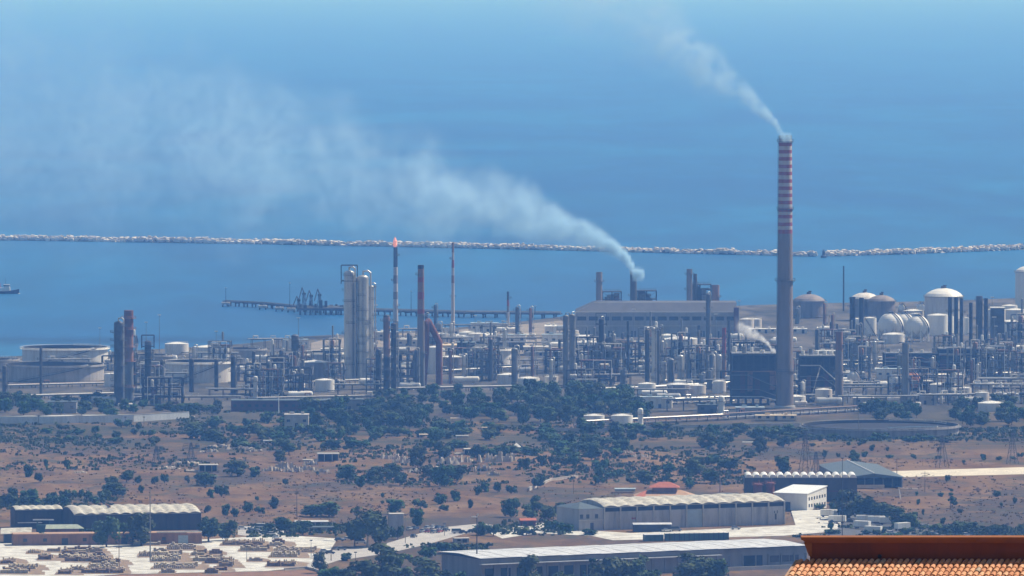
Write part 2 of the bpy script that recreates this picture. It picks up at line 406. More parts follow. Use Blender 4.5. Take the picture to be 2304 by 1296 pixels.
# ------------------------------------------------------------------ refinery builders
def ring(mb, r, z, w, ang0=0.0, ang1=6.2832, n=14, t=.15):
    """a walkway round a vessel, with its hand rail"""
    pts = [ang0 + (ang1 - ang0) * i / n for i in range(n + 1)]
    for a, b in zip(pts, pts[1:]):
        ca, sa, cb, sb = math.cos(a), math.sin(a), math.cos(b), math.sin(b)
        R1 = r + w
        v = [(r * ca, r * sa, z), (R1 * ca, R1 * sa, z), (R1 * cb, R1 * sb, z), (r * cb, r * sb, z)]
        v += [(x, y, zz - t) for x, y, zz in v]
        mb.add(v, [(0, 1, 2, 3), (7, 6, 5, 4), (1, 5, 6, 2), (0, 3, 7, 4)])
        mb.tube((R1 * ca, R1 * sa, z), (R1 * ca, R1 * sa, z + 1.1), .06, 3, caps=False)
        mb.tube((R1 * ca, R1 * sa, z + 1.1), (R1 * cb, R1 * sb, z + 1.1), .06, 3, caps=False)
        mb.tube((R1 * ca, R1 * sa, z + .55), (R1 * cb, R1 * sb, z + .55), .045, 3, caps=False)
    return mb

def column(px, yb, yt, w, ma, label=None, top='dome', plats=4, neck=True, bands=None, lm=None, cat='column', name='process_column', desc=None, frame=False, group=None, rtop=None, platmat='steelblue', pw=1.35):
    x, y, s = G(px, yb); h = (yb - yt) / s; r = max(.55, w / 2 / s)
    o = thing(name, x, y, label=label, cat=cat, lm=lm, desc=desc, group=group, px=px, py=yb)
    occupy(x, y, r + 1.5)
    r1 = r if rtop is None else rtop / 2 / s
    hs = h - (r * .55 if top == 'dome' else 0)
    if bands:
        n = len(bands); mb = MB(); k = [b[0] for b in bands]; ms = []; pr = [(r, 0)]; used = []
        for frac, mm in bands:
            z = hs * frac; pr.append((r + (r1 - r) * frac, z))
            if mm not in used: used.append(mm)
            ms.append(used.index(mm))
        mb.lathe(pr, n=18, mats=ms, cap1=top == 'flat')
        mats = [M[q] for q in used]
    else:
        mb = MB().lathe([(r * 1.08, 0), (r * 1.08, min(2.5, h * .08)), (r, min(2.7, h * .09)), (r + (r1 - r), hs)], n=18, cap1=top == 'flat'); mats = M[ma]
    if top == 'dome': mb.dome(0, 0, hs, r1, r * .55, 18, 4)
    if top == 'open': mb.lathe([(r1, hs), (r1 * .8, hs), (r1 * .78, hs - 4)], n=18, m=len(bands) - 1 if bands and False else 0)
    mb.build('shell', mats, o)
    rng_ = random.Random(int(px * 7 + yb))
    for i in range(plats):
        z = hs * (i + 1) / (plats + .35) + rng_.uniform(-.03, .03) * h
        rz = r + (r1 - r) * z / h
        a0 = rng_.uniform(0, 6.28)
        ring(MB(), rz, min(z, hs), pw, a0, a0 + rng_.choice((2.4, 3.6, 6.28)), 10).build('platform', M[platmat], o)
    if h > 12:
        l = MB(); a = rng_.choice((-2.2, -.9, -1.6))
        cx, cy = math.cos(a), math.sin(a)
        for e in (-.3, .3):
            l.tube((cx * (r + .4) - cy * e, cy * (r + .4) + cx * e, .5), (cx * (r1 + .4) - cy * e, cy * (r1 + .4) + cx * e, hs), .07, 4)
        for i in range(int(hs / 2.2)):
            z = 1 + i * 2.2; rr = r + (r1 - r) * z / h + .4
            l.tube((cx * rr - cy * .3, cy * rr + cx * .3, z), (cx * rr + cy * .3, cy * rr - cx * .3, z), .05, 3)
        l.build('ladder', M['steelblue'], o)
    if neck:
        rp = max(.22, r * .16); a = rng_.uniform(-.6, .9); q = r1 + rp + .5
        p = MB().pipe([(0, 0, h - .2), (0, 0, h + rp * 3.5), (math.cos(a) * q * .6, math.sin(a) * q * .6, h + rp * 4.4), (math.cos(a) * q, math.sin(a) * q, h + rp * 2), (math.cos(a) * (q + r - r1), math.sin(a) * (q + r - r1), 1.0)], rp, 8)
        p.build('overhead_pipe', M['silver' if rng_.random() < .6 else 'grey'], o)
    if frame:
        f = MB(); q = r + 1.6
        for a, b in ((-1, -1), (1, -1), (1, 1), (-1, 1)):
            f.tube((a * q, b * q, hs * .9), (a * q, b * q, h + 3), .2, 4)
        for z in (hs * .93, h + 3):
            for (a, b), (c, d) in zip(((-1, -1), (1, -1), (1, 1), (-1, 1)), ((1, -1), (1, 1), (-1, 1), (-1, -1))): f.tube((a * q, b * q, z), (c * q, d * q, z), .2, 4)
        f.build('top_frame', M['steel'], o)
    return o

def tank(pl, pr, yb, yr, ma, roof, label=None, lm=None, stair=1, desc=None, roofmat='white', group=None, pipes=True):
    """storage tank between two photo columns, its front foot at yb and its front rim at yr"""
    pc = (pl + pr) / 2; x, yf, s = G(pc, yb); r = (pr - pl) / 2 / s
    x, y = x * (yf + r) / yf, yf + r; s2 = FOC / math.hypot(y, CAM_H); r = (pr - pl) / 2 / s2
    h = (yb - yr) / s
    o = thing('storage_tank', x, y, label=label, cat='tank', lm=lm, desc=desc, group=group, px=pc, py=yb)
    occupy(x, y, r + 2)
    n = 40
    sh = MB().lathe([(r, 0), (r, h)], n=n)
    if roof == 'float': sh.lathe([(r, h), (r - .35, h)], n=n); sh.lathe([(r - .35, h), (r - .35, .3)], n=n, m=1)  # dark inner wall: shade inside the open tank is put into its colour
    sh.build('shell', [M[ma], M['steel']], o)
    if roof == 'float':
        g = ring(MB(), r, h - .9, 1.3, 0, 6.2832, 40, .25); g.build('wind_girder', M['white' if ma == 'tank' else 'grey'], o)
        rf = MB().lathe([(r - .5, h * .6), (r - 3, h * .6 + .5), (r * .3, h * .6 - .2), (.1, h * .6 - .2)], n=n); rf.build('floating_roof', M['soot_shade' if ma == 'greyband' else 'steelblue'], o)  # roof coloured dark too, for the shaded interior
        MB().tube((r * .7, -r * .5, h), (r * .1, 0, h * .6), .5, 4).build('roof_ladder', M['white'], o)
        ring(MB(), r * .86, h, .1, 0.2, 1.4, 6).build('gauge_platform', M['white'], o)
    elif roof == 'cone':
        MB().lathe([(r * 1.01, h), (r * .5, h + r * .09), (.1, h + r * .16)], n=n).build('roof', M[roofmat], o)
        ring(MB(), r - 1.0, h + .15, .9, -2.6, -.3, 10).build('handrail', M['white'], o)
    else:
        mb = MB(); mb.lathe([(r * 1.015, h), (r * .88, h + r * .15), (r * .66, h + r * .28), (r * .4, h + r * .37), (r * .16, h + r * .41), (r * .1, h + r * .42)], n=n); mb.build('roof', M[roofmat], o)
        v = MB().cyl(0, 0, h + r * .4, h + r * .4 + 1.6, r * .14, n=12).box(r * .06, 0, h + r * .4 + 1.6, r * .2, 1.2, .8); v.build('roof_vents', M['steelblue'], o)
        ring(MB(), r, h - .4, .9, 0, 6.2832, 36).build('walkway', M['grey'], o)
    if stair:
        st = MB(); a0, a1 = (-2.3, -.7) if stair == 1 else (-.75, -2.3) if stair == 2 else (-1.1, .1)
        k = 14
        for i in range(k):
            a, b = a0 + (a1 - a0) * i / k, a0 + (a1 - a0) * (i + 1) / k; z, z2 = h * i / k, h * (i + 1) / k
            v = [(rr * math.cos(t), rr * math.sin(t), zz) for t, zz in ((a, z), (b, z2)) for rr in (r + .05, r + 1.1)]
            st.add([*v, *[(p[0], p[1], p[2] + .3) for p in v]], [(0, 1, 3, 2), (4, 6, 7, 5), (1, 5, 7, 3), (0, 2, 6, 4)])
            st.tube((v[1][0], v[1][1], v[1][2] + 1.2), (v[3][0], v[3][1], v[3][2] + 1.2), .08, 3)
        st.build('stairway', M['steelblue'], o)
    if pipes:
        p = MB(); a = -1.2 if stair != 1 else -1.9
        p.pipe([(r * math.cos(a), r * math.sin(a), 1.0), ((r + 5) * math.cos(a), (r + 5) * math.sin(a), 1.0), ((r + 5) * math.cos(a) + 6, (r + 5) * math.sin(a), 1.0)], .35, 6); p.build('outlet_pipe', M['grey'], o)
    return o

def sphere_tank(px, yc, rpx, yb, ma, label=None, lm=None, desc=None, group=None):
    x, y, s = G(px, yb); r = rpx / s; zc = (yb - yc) / s
    o = thing('sphere_tank', x, y, label=label, cat='sphere tank', lm=lm, desc=desc, group=group, px=px, py=yb); occupy(x, y, r + 1)
    MB().sphere(0, 0, zc, r, 28, 16).build('sphere', M[ma], o)
    for i in range(8):
        a = 2 * math.pi * (i + .3) / 8; c, d = math.cos(a) * r * .97, math.sin(a) * r * .97
        MB().cyl(c, d, 0, zc, r * .05, n=8).build('leg', M['white'], o)
    b = MB()
    for i in range(8):
        a, a2 = 2 * math.pi * (i + .3) / 8, 2 * math.pi * (i + 1.3) / 8
        for p, q in ((0.5, zc * .8), (zc * .8, .5)):
            b.tube((math.cos(a) * r * .97, math.sin(a) * r * .97, p), (math.cos(a2) * r * .97, math.sin(a2) * r * .97, q), .1, 4)
    b.build('brace', M['grey'], o)
    ring(MB().cyl(0, 0, zc + r * .96, zc + r * 1.06, r * .22, n=10), r * .22, zc + r * 1.03, 1.2, 0, 6.28, 10).build('top_platform', M['steelblue'], o)
    st = MB(); k = 16
    for i in range(k):
        t0, t1 = .25 + 2.0 * i / k, .25 + 2.0 * (i + 1) / k      # from the pole down the shell's front right
        pts = []
        for t, az in ((t0, -1.2 + .9 * i / k), (t1, -1.2 + .9 * (i + 1) / k)):
            for rr in (r + .1, r + 1.0): pts.append((rr * math.sin(t) * math.cos(az), rr * math.sin(t) * math.sin(az), zc + rr * math.cos(t)))
        st.add(pts, [(0, 1, 3, 2)]); st.tube(pts[1], pts[3], .12, 4)
    st.build('stairway', M['steelblue'], o)
    return o

def frame_into(o, w, d, h, nx, ny, floors, ma='steelblue', brace=True, col_r=.22):
    f = MB(); X = [(-w / 2 + w * i / nx) for i in range(nx + 1)]; Y = [(-d / 2 + d * i / ny) for i in range(ny + 1)]
    for a in X:
        for b in Y: f.box(a, b, 0, col_r * 2, col_r * 2, h)
    zs = [h * (i + 1) / floors for i in range(floors)]
    for z in zs:
        for b in Y: f.box(0, b, z - .45, w, .3, .4)
        for a in X: f.box(a, 0, z - .47, .28, d, .42)
    if brace:
        for i in range(nx):
            for k, z in enumerate(zs):
                z0 = zs[k - 1] if k else 0
                if (i + k) % 2: f.tube((X[i], Y[0], z0), (X[i + 1], Y[0], z - .4), .1, 4)
                else: f.tube((X[i + 1], Y[0], z0), (X[i], Y[0], z - .4), .1, 4)
    f.build('steel_frame', M[ma], o)
    return zs
def decks_into(o, w, d, zs, ma='steel'):
    for z in zs:
        k = MB().box(0, 0, z - .02, w * .97, d * .97, .12)
        for q in (-1, 1):
            k.tube((-w / 2, q * d / 2, z + 1.1), (w / 2, q * d / 2, z + 1.1), .06, 3)
            for i in range(int(w / 2.5) + 1): k.tube((-w / 2 + 2.5 * i, q * d / 2, z), (-w / 2 + 2.5 * i, q * d / 2, z + 1.1), .05, 3)
        k.build('deck', M[ma], o)

def process_unit(w, d, h, floors, seed, pale=.35, **k):
    """open steel structure carrying vessels, exchangers and pipes on several decks"""
    g = random.Random(seed)
    o = thing('process_unit', 0, 0, **k)
    zs = frame_into(o, w, d, h, max(2, int(w / 6)), 2, floors, g.choice(('steel', 'steelblue', 'grey')))
    decks_into(o, w, d, zs[:-1] if floors > 1 else zs)
    pick = lambda: M[g.choice(('white', 'silver', 'tank') if g.random() < pale else ('grey', 'steelblue', 'rusty', 'steel', 'grey'))]
    levels = [0] + zs
    for z, z2 in zip(levels, levels[1:]):
        nv = max(1, int(w / 7)); gap = (z2 - z)
        for i in range(nv):
            cx = -w / 2 + (i + .5) * w / nv + g.uniform(-1, 1); r = min(gap * .3, g.uniform(.6, 1.5))
            if g.random() < .55:
                L = min(w / nv * .8, g.uniform(3, 6)); cy = -d * .3
                v = MB().drum((cx - L / 2, cy, z + r + .5), (cx + L / 2, cy, z + r + .5), r)
                for q in (-.3, .3): v.box(cx + q * L, cy, z + .1, .4, r * 1.6, .6)
                v.build('exchanger', pick(), o)
            else:
                v = MB().cyl(cx, -d * .25, z + .1, z + gap * .72, r, n=12).dome(cx, -d * .25, z + gap * .72, r, r * .5, 12, 3); v.build('vessel', pick(), o)
    for i in range(g.randint(3, 5)):
        z = g.choice(zs) + g.uniform(-1.5, .9); yy = -d / 2 - g.uniform(.2, .8); a = g.uniform(-w / 2, 0); b = g.uniform(0, w / 2); r = g.uniform(.15, .4)
        MB().pipe([(a, yy, .6), (a, yy, z), (b, yy, z), (b, yy, max(.6, z - h * g.uniform(.3, .9)))], r, 6).build('pipe', pick(), o)
    for i in range(g.randint(1, 3)):
        cx = g.uniform(-w * .4, w * .4); r = g.uniform(.5, 1.0); hh = h * g.uniform(.12, .45)
        MB().cyl(cx, d * .2, h + .15, h + hh, r, n=12).dome(cx, d * .2, h + hh, r, r * .6, 12, 3).build('drum', pick(), o)
    l = MB()
    for i in range(floors):
        z0, z1 = levels[i], levels[i + 1]; e = 1 if i % 2 else -1
        l.tube((w / 2 + .8, -e * d * .4, z0), (w / 2 + .8, e * d * .4, z1), .25, 4); l.tube((w / 2 + .8, -e * d * .4, z0 + 1.1), (w / 2 + .8, e * d * .4, z1 + 1.1), .08, 4)
    l.build('stairway', M['steelblue'], o)
    return o

def pipe_rack(L, hgt, seed, pale=.7, levels=2, **k):
    g = random.Random(seed); o = thing('pipe_rack', 0, 0, **k); d = g.uniform(4, 6.5)
    f = MB(); n = max(3, int(L / 7))
    for i in range(n + 1):
        a = -L / 2 + L * i / n
        for b in (-d / 2, d / 2): f.box(a, b, 0, .35, .35, hgt)
        for q in range(levels): f.box(a, 0, hgt - q * 2.2 - .35, .32, d + .8, .34)
    for b in (-d / 2, d / 2): f.box(0, b, hgt - .36, L + .3, .3, .34)
    f.build('rack_frame', M['steelblue'], o)
    for q in range(levels):
        for i in range(g.randint(4, 5)):
            r = g.uniform(.15, .42); yy = -d / 2 + .5 + (d - 1) * i / 4; z = hgt - q * 2.2 + r
            a, b = -L / 2 - g.uniform(0, 3), L / 2 + g.uniform(0, 3)
            m = MB(); m.tube((a, yy, z), (b, yy, z), r, 8)
            if g.random() < .5:
                t = g.uniform(a, b); m.pipe([(t, yy, z), (t, yy, z + 1.8), (t + 3, yy, z + 1.8), (t + 3, yy, z)], r, 6)
            m.build('pipe', M[g.choice(('white', 'silver', 'tank', 'silver') if g.random() < pale else ('grey', 'rusty', 'steelblue'))], o)
    return o

def horizontal_drum(L, r, ma, **k):
    o = thing('storage_drum', 0, 0, **k)
    MB().drum((-L / 2, 0, r + 1.2), (L / 2, 0, r + 1.2), r, 16).build('shell', M[ma], o)
    for q in (-.32, .32): MB().box(q * L, 0, 0, .7, r * 1.7, 1.5).build('saddle', M['conc'], o)
    MB().cyl(0, 0, 2 * r + 1.1, 2 * r + 2.0, .35, n=8).box(0, 0, 2 * r + 2, 1.6, 1, .15).build('manway', M['steelblue'], o)
    return o

def light_mast(h, **k):
    o = thing('light_mast', 0, 0, **k)
    MB().cyl(0, 0, 0, h, .28, .12, 8).build('pole', M['grey'], o)
    b = MB().box(0, 0, h - .1, 2.4, .25, .2)
    for q in (-.9, -.3, .3, .9): b.box(q, -.25, h + .1, .45, .4, .4)
    b.build('floodlight_bar', M['white'], o)
    return o

def low_building(w, d, h, wm, rm, seed, **k):
    g = random.Random(seed); o = thing('plant_building', 0, 0, **k)
    MB().box(0, 0, 0, w, d, h).build('wall', M[wm], o)
    t = MB().box(0, 0, h + .002, w + .5, d + .5, .35); t.box(w * .25, 0, h + .36, 1.6, 1.6, 1.2); t.box(-w * .2, d * .2, h + .36, 2.6, 1.4, 1.0); t.build('roof', M[rm], o)
    n = max(2, int(w / 4))
    for i in range(n):
        cx = -w / 2 + (i + .5) * w / n
        if i == n // 2: MB().box(cx, -d / 2 - .01, 0, 1.6, .06, 2.4).build('door', M['steel'], o)
        else: MB().box(cx, -d / 2 - .01, h * .45, 1.8, .06, 1.3).build('window', M['glass'], o)
    return o

def heater(w, d, h, stack_h, ma, **k):
    """box furnace on legs with a duct up into its stack"""
    o = thing('fired_heater', 0, 0, **k)
    b = MB().box(0, 0, 3, w, d, h - 3)
    for i in range(int(w / 2.2) + 1): b.box(-w / 2 + 2.2 * i, -d / 2 - .1, 3, .25, .22, h - 3)
    for z in (h * .45, h * .75): b.box(0, -d / 2 - .13, z, w, .28, .3)
    b.build('casing', M[ma], o)
    for a in (-1, 1):
        for c in (-1, 1): MB().box(a * w * .45, c * d * .4, 0, .6, .6, 3).build('leg', M['steel'], o)
    hood = MB(); hood.add([(-w / 2, -d / 2, h), (w / 2, -d / 2, h), (w / 2, d / 2, h), (-w / 2, d / 2, h), (-w * .15, -d * .15, h + 4), (w * .15, -d * .15, h + 4), (w * .15, d * .15, h + 4), (-w * .15, d * .15, h + 4)],
             [(0, 1, 5, 4), (1, 2, 6, 5), (2, 3, 7, 6), (3, 0, 4, 7), (4, 5, 6, 7)]); hood.build('hood', M[ma], o)
    if stack_h: MB().lathe([(w * .1, h + 3.6), (w * .1, stack_h), (w * .085, stack_h), (w * .08, stack_h - 3)], n=14).build('stack', M['rusty'], o)
    ring(MB(), w * .1, h + 5.5, 1.0, 0, 6.28, 10).build('platform', M['steelblue'], o)
    return o
# ------------------------------------------------------------------ the refinery, from the shore to its fence
# --- columns, chimneys and flares one by one: px, foot y, top y, width
W_ = 'white'
column(267, 913, 722, 21, 'steelblue', 'dark column with many platforms, shoulder lower than its rust-topped twin', plats=12, lm='the rust-topped twin columns', platmat='steel', pw=2.0)
column(290, 909, 698, 21, 'grey', 'tall column, rust brown above and grey below, beside a darker twin', top='flat', plats=6, neck=False, bands=[(.45, 'grey'), (.72, 'rusty'), (1, 'rust')], platmat='rusty', pw=1.6)
column(333, 900, 766, 15, 'steel', 'dark column with an open hoop frame on top, next to the twin columns', plats=8, frame=True, neck=False, lm='the hoop-topped dark column', pw=1.9)
column(303, 884, 806, 9, 'steel', 'short dark post-like column tucked behind the rust-topped twins', plats=1, neck=False)
column(365, 872, 808, 9, 'steel', 'short dark column before the dark pair of left tanks', plats=2, neck=False)
column(431, 882, 806, 11, 'steel', 'short dark column before the middle of the pale floating-roof tank', plats=2, neck=False)
column(487, 880, 808, 9, 'steel', 'short dark column before the stair end of the pale floating-roof tank', plats=2, neck=False)
column(525, 885, 800, 12, 'steelblue', 'slim blue-grey column left of the dense dark process block', plats=3)
column(92, 893, 778, 6, 'steelblue', 'thin grey vent pipe standing before the stair-sided left tank', plats=1, neck=False, top='flat', cat='vent pipe', name='vent_pipe')
column(10, 892, 822, 10, 'steelblue', 'grey column at the very edge of the left tank farm', plats=2)
column(664, 868, 752, 17, 'steelblue', 'grey-blue column with a ringed top rising from the dark process block', plats=7, lm='the dark process block', neck=False, pw=1.8)
column(575, 905, 846, 10, 'tank', 'pale stub column in front of the dark process block', plats=2, neck=False)
column(786, 856, 608, 24, 'silver', 'leftmost of the tallest silver columns, with a flat frame above its domed head', plats=13, lm='the tall silver columns', frame=True)
column(798, 848, 622, 14, 'steelblue', 'dark column standing for the shadow between the two tallest silver columns', plats=9, neck=False)  # column shape and dark colour stand for the shadow between its neighbours
column(817, 856, 618, 26, 'silver', 'fat silver column with a round head and gooseneck pipe, second of the cluster', plats=13)
column(835, 854, 641, 14, 'silver', 'slim silver column with a small dome, last of the silver cluster', plats=11)
column(851, 882, 786, 12, 'steel', 'stubby dark column at the foot of the silver cluster', plats=3)
column(870, 892, 708, 15, 'steel', 'dark rust-streaked column standing before the flare stack', plats=8, neck=False, bands=[(.5, 'steel'), (1, 'rusty')], lm='the dark columns before the flare', pw=1.8)
column(886, 886, 726, 13, 'steel', 'thinner dark column leaning on the taller dark one before the flare', plats=6)
fl = column(890, 742, 556, 12, W_, 'burning flare stack with faded red bands and a sooty tip', cat='flare stack', name='flare_stack', top='open', plats=3, neck=False, rtop=9, lm='the burning flare',
       bands=[(.25, 'bandwhite'), (.37, 'bandwhite'), (.46, 'concrete'), (.56, 'bandwhite'), (.66, 'concrete'), (.76, 'bandwhite'), (.86, 'steel'), (1, 'soot_shade')])
fm = bpy.data.materials.new('flare_flame'); fm.use_nodes = True
_b = fm.node_tree.nodes['Principled BSDF']; _b.inputs['Base Color'].default_value = (.9, .35, .2, 1); _b.inputs['Emission Color'].default_value = (1, .30, .18, 1); _b.inputs['Emission Strength'].default_value = .45
x_, y_, s_ = G(890, 742); zt = (742 - 556) / s_
MB().lathe([(.5, zt), (1.5, zt + 1.2), (1.2, zt + 3), (1.35, zt + 4), (.7, zt + 5.6), (.05, zt + 7)], x=-.3, n=10).build('flame', fm, fl)
column(947, 872, 596, 18, 'rusty', 'brown-red banded chimney with a black mouth over a grey shaft', cat='chimney', name='banded_chimney', top='open', plats=3, neck=False, rtop=14, lm='the brown banded chimney',
       bands=[(.30, 'grey'), (.60, 'concrete'), (.64, 'red'), (.72, 'rusty'), (.78, 'red'), (.86, 'rusty'), (.9, 'red'), (.97, 'rusty'), (1, 'soot_shade')])
column(1019, 762, 546, 9, W_, 'tallest thin pole-like flare with faint pink bands', cat='flare stack', name='flare_stack', top='flat', plats=2, neck=False, rtop=5, lm='the thin pale flare',
       bands=[(.5, 'bandwhite'), (.58, 'bandwhite'), (.66, 'rusty'), (.74, 'bandwhite'), (.82, 'red'), (.9, 'bandwhite'), (1, 'rusty')])
column(1143, 748, 656, 7, W_, 'short thin flare with a dark bulbous tip by the shore', cat='flare stack', name='flare_stack', top='flat', plats=2, neck=False, rtop=5, lm='the short shore flare',
       bands=[(.5, 'bandwhite'), (.65, 'concrete'), (.8, 'red'), (.9, 'steel'), (1, 'soot_shade')])
column(1273, 872, 708, 13, 'grey', 'left of the slim pair of columns capped with white domes', plats=7, lm='the slim white-capped pair')
column(1287, 870, 706, 13, 'grey', 'right of the slim pair of columns capped with white domes', plats=7)
column(1104, 858, 762, 9, 'steelblue', 'grey column standing before the pale tank with a diagonal stair', plats=3, lm='the stair-striped pale tank')
column(1158, 868, 782, 15, 'grey', 'thick pale grey column right of the pale tank with a diagonal stair', plats=4)
column(1353, 856, 716, 12, 'steel', 'dark ragged-topped column before the power house wall', plats=6, frame=True, lm='the ragged dark column')
column(1372, 856, 757, 20, 'steelblue', 'wide blue-grey column hugging the ragged dark column', plats=4)
column(1413, 850, 722, 5, 'steel', 'thin dark vent pipe before the power house windows', plats=1, neck=False, top='flat', cat='vent pipe', name='vent_pipe')
column(1456, 872, 740, 10, 'steelblue', 'leftmost of three slender columns before the power house', plats=6, lm='the three slender columns')
column(1470, 874, 736, 9, 'silver', 'middle slender column, bright with a bent pipe on top, before the power house', plats=6)
column(1480, 872, 742, 9, 'steelblue', 'darkest of three slender columns before the power house', plats=6)
column(1573, 800, 732, 7, 'steel', 'dark short vent before the end of the power house', plats=1, neck=False, top='flat', cat='vent pipe', name='vent_pipe')
column(1593, 794, 660, 10, 'steelblue', 'tall slim column with a gooseneck pipe before the power house', plats=6, lm='the gooseneck column')
column(1629, 852, 737, 9, 'rusty', 'rust-red slim stack right of the gooseneck column', top='open', plats=2, neck=False, bands=[(.5, 'rusty'), (1, 'red')], cat='chimney', name='slim_stack', lm='the rust-red slim stack')
column(1640, 850, 720, 7, 'steelblue', 'dull blue pipe stack beside the rust-red slim stack', top='flat', plats=1, neck=False, cat='vent pipe', name='vent_pipe')
for i, (px, yt, w, mm) in enumerate([(1494, 812, 12, 'silver'), (1510, 806, 14, 'grey'), (1531, 798, 14, 'silver'), (1549, 794, 12, 'grey'), (1563, 790, 13, 'silver'), (1581, 786, 12, 'steelblue'), (1602, 796, 16, 'silver'), (1618, 797, 12, 'silver')]):
    column(px, 858 + (i % 3), yt, w, mm, desc=('bright' if mm == 'silver' else 'dull grey') + ' upright process vessel', plats=2, name='process_vessel', cat='vessel', neck=i % 2 == 0, group='upright vessels behind the tall chimney')
column(1888, 912, 746, 19, 'rusty', 'plain brown chimney right of the tall striped one', top='open', plats=2, neck=False, rtop=16, bands=[(.75, 'concrete'), (1, 'rusty')], cat='chimney', name='brown_chimney', lm='the plain brown chimney')
column(2037, 912, 772, 18, 'grey', 'stout plain grey chimney with a bright sunlit edge', top='open', plats=2, neck=False, rtop=15, cat='chimney', name='grey_chimney', lm='the stout grey chimney')
column(1918, 798, 668, 13, 'steel', 'left dark stack before the flat dark tank', top='open', plats=2, neck=False, cat='chimney', name='dark_stack')
column(1938, 798, 670, 11, 'steel', 'right dark stack before the flat dark tank', top='open', plats=2, neck=False, cat='chimney', name='dark_stack')
for px, yt, w, lab in ((2137, 668, 9, 'first of three thin dark stacks before the white domed tank'), (2151, 669, 9, 'middle of three thin dark stacks before the white domed tank'), (2163, 671, 8, 'last of three thin dark stacks before the white domed tank'), (2184, 681, 8, 'lone thin dark stack between the trio and the wide stack')):
    column(px, 792, yt, w, 'steel', lab, top='open', plats=1, neck=False, cat='chimney', name='dark_stack')
LM.append(('the thin dark stacks', 2150, 790))
column(2203, 795, 666, 15, 'steelblue', 'widest dark stack right of the thin dark stacks', top='flat', plats=3, neck=False, cat='chimney', name='dark_stack')
column(2218, 795, 671, 9, 'steel', 'dark stack tight against the widest dark stack', top='open', plats=2, neck=False, cat='chimney', name='dark_stack')
column(1898, 700, 598, 3, 'steel', 'needle-thin mast standing against the sea behind the tanks', top='flat', plats=0, neck=False, cat='mast', name='lattice_mast')
column(1838, 800, 740, 8, 'steelblue', 'short column right of the tall striped chimney', plats=2)
column(1623, 931, 890, 14, 'white', 'upright white vessel with a sunlit edge behind the roadside pipes', plats=1, neck=False, name='process_vessel', cat='vessel', lm='the upright white vessel')
column(1441, 956, 918, 12, 'white', 'small upright white vessel beside the squat tank pair', plats=1, neck=False, name='process_vessel', cat='vessel')
column(2118, 908, 880, 7, 'white', 'white stub vessel right of the stout grey chimney', plats=0, neck=False, name='process_vessel', cat='vessel')

M['shadetank'] = mat('shade_toned_tank_paint', (.46, .42, .38), .7, 0, .25, streak=.3)  # darker tank colour with the shade on the walls put into it
M['greyband'] = mat('weathered_tank_wall', (.36, .33, .31), .8, 0, .35, streak=.3)
# --- storage tanks
tank(50, 243, 822, 785, 'tank', 'float', 'largest pale open-topped tank behind a darker tank at the far left', lm='the big left tanks', stair=1)
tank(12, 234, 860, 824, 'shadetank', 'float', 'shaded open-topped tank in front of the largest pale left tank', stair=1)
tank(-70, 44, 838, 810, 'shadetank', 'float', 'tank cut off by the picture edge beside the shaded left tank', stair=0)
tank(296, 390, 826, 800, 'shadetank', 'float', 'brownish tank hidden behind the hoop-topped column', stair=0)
tank(370, 522, 862, 816, 'tank', 'float', 'pale floating-roof tank with dark short columns before it', stair=1, lm='the pale floating-roof tank')
tank(438, 497, 804, 782, 'tank', 'cone', 'small pale tank nearest the water above the floating-roof tank', stair=0)
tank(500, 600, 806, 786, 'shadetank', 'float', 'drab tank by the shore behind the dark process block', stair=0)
tank(676, 782, 838, 794, 'tank', 'float', 'grey tank left of the tall silver columns', stair=0)
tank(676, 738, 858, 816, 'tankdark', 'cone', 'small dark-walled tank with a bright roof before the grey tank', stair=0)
tank(958, 996, 842, 782, 'tank', 'cone', 'tall narrow pale tank right of the brown banded chimney', stair=0, lm='the tall narrow tank')
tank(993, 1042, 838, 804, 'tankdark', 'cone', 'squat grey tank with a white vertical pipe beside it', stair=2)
tank(1062, 1152, 826, 786, 'tank', 'float', 'pale tank crossed by a dark diagonal stair', stair=2)
tank(1233, 1300, 816, 786, 'tank', 'float', 'pale tank with a stair, behind the slim white-capped pair', stair=2)
tank(1165, 1214, 872, 852, 'white', 'cone', 'white-roofed small tank at the edge of the wood', stair=0, lm='the white-roofed small tank')
tank(1226, 1256, 870, 848, 'tank', 'cone', 'smaller cream tank right of the white-roofed small tank', stair=0)
tank(1291, 1346, 786, 771, 'tank', 'cone', 'low white tank at the foot of the power house', stair=0)
tank(1312, 1345, 826, 800, 'white', 'cone', 'small white tank left of the ragged dark column', stair=0)
tank(1382, 1400, 812, 768, 'white', 'cone', 'tall white silo left of a conical hopper', stair=0)
tank(1404, 1426, 798, 768, 'tank', 'cone', 'white-capped bin beside the tall white silo', stair=0)
tank(1492, 1572, 800, 764, 'tank', 'cone', 'wide cream tank before the power house end', stair=2, lm='the wide cream tank')
tank(1500, 1552, 892, 866, 'tankdark', 'cone', 'drab low tank behind the roadside pipes', stair=0)
tank(1550, 1588, 890, 868, 'tank', 'cone', 'pale low tank next to the drab low tank', stair=0)
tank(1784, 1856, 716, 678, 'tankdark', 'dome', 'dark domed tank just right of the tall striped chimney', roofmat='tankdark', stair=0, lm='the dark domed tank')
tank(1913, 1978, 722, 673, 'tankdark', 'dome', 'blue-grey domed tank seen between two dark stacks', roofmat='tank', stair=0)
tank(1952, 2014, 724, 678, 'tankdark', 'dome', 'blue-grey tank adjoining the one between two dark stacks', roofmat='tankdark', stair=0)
tank(2080, 2166, 722, 668, 'tank', 'dome', 'white-domed tank with a gleaming roof, largest on the right shore', lm='the white domed tank', stair=0)
tank(2284, 2345, 700, 612, 'white', 'dome', 'very tall white tank cut by the picture edge', stair=0, lm='the very tall white tank')
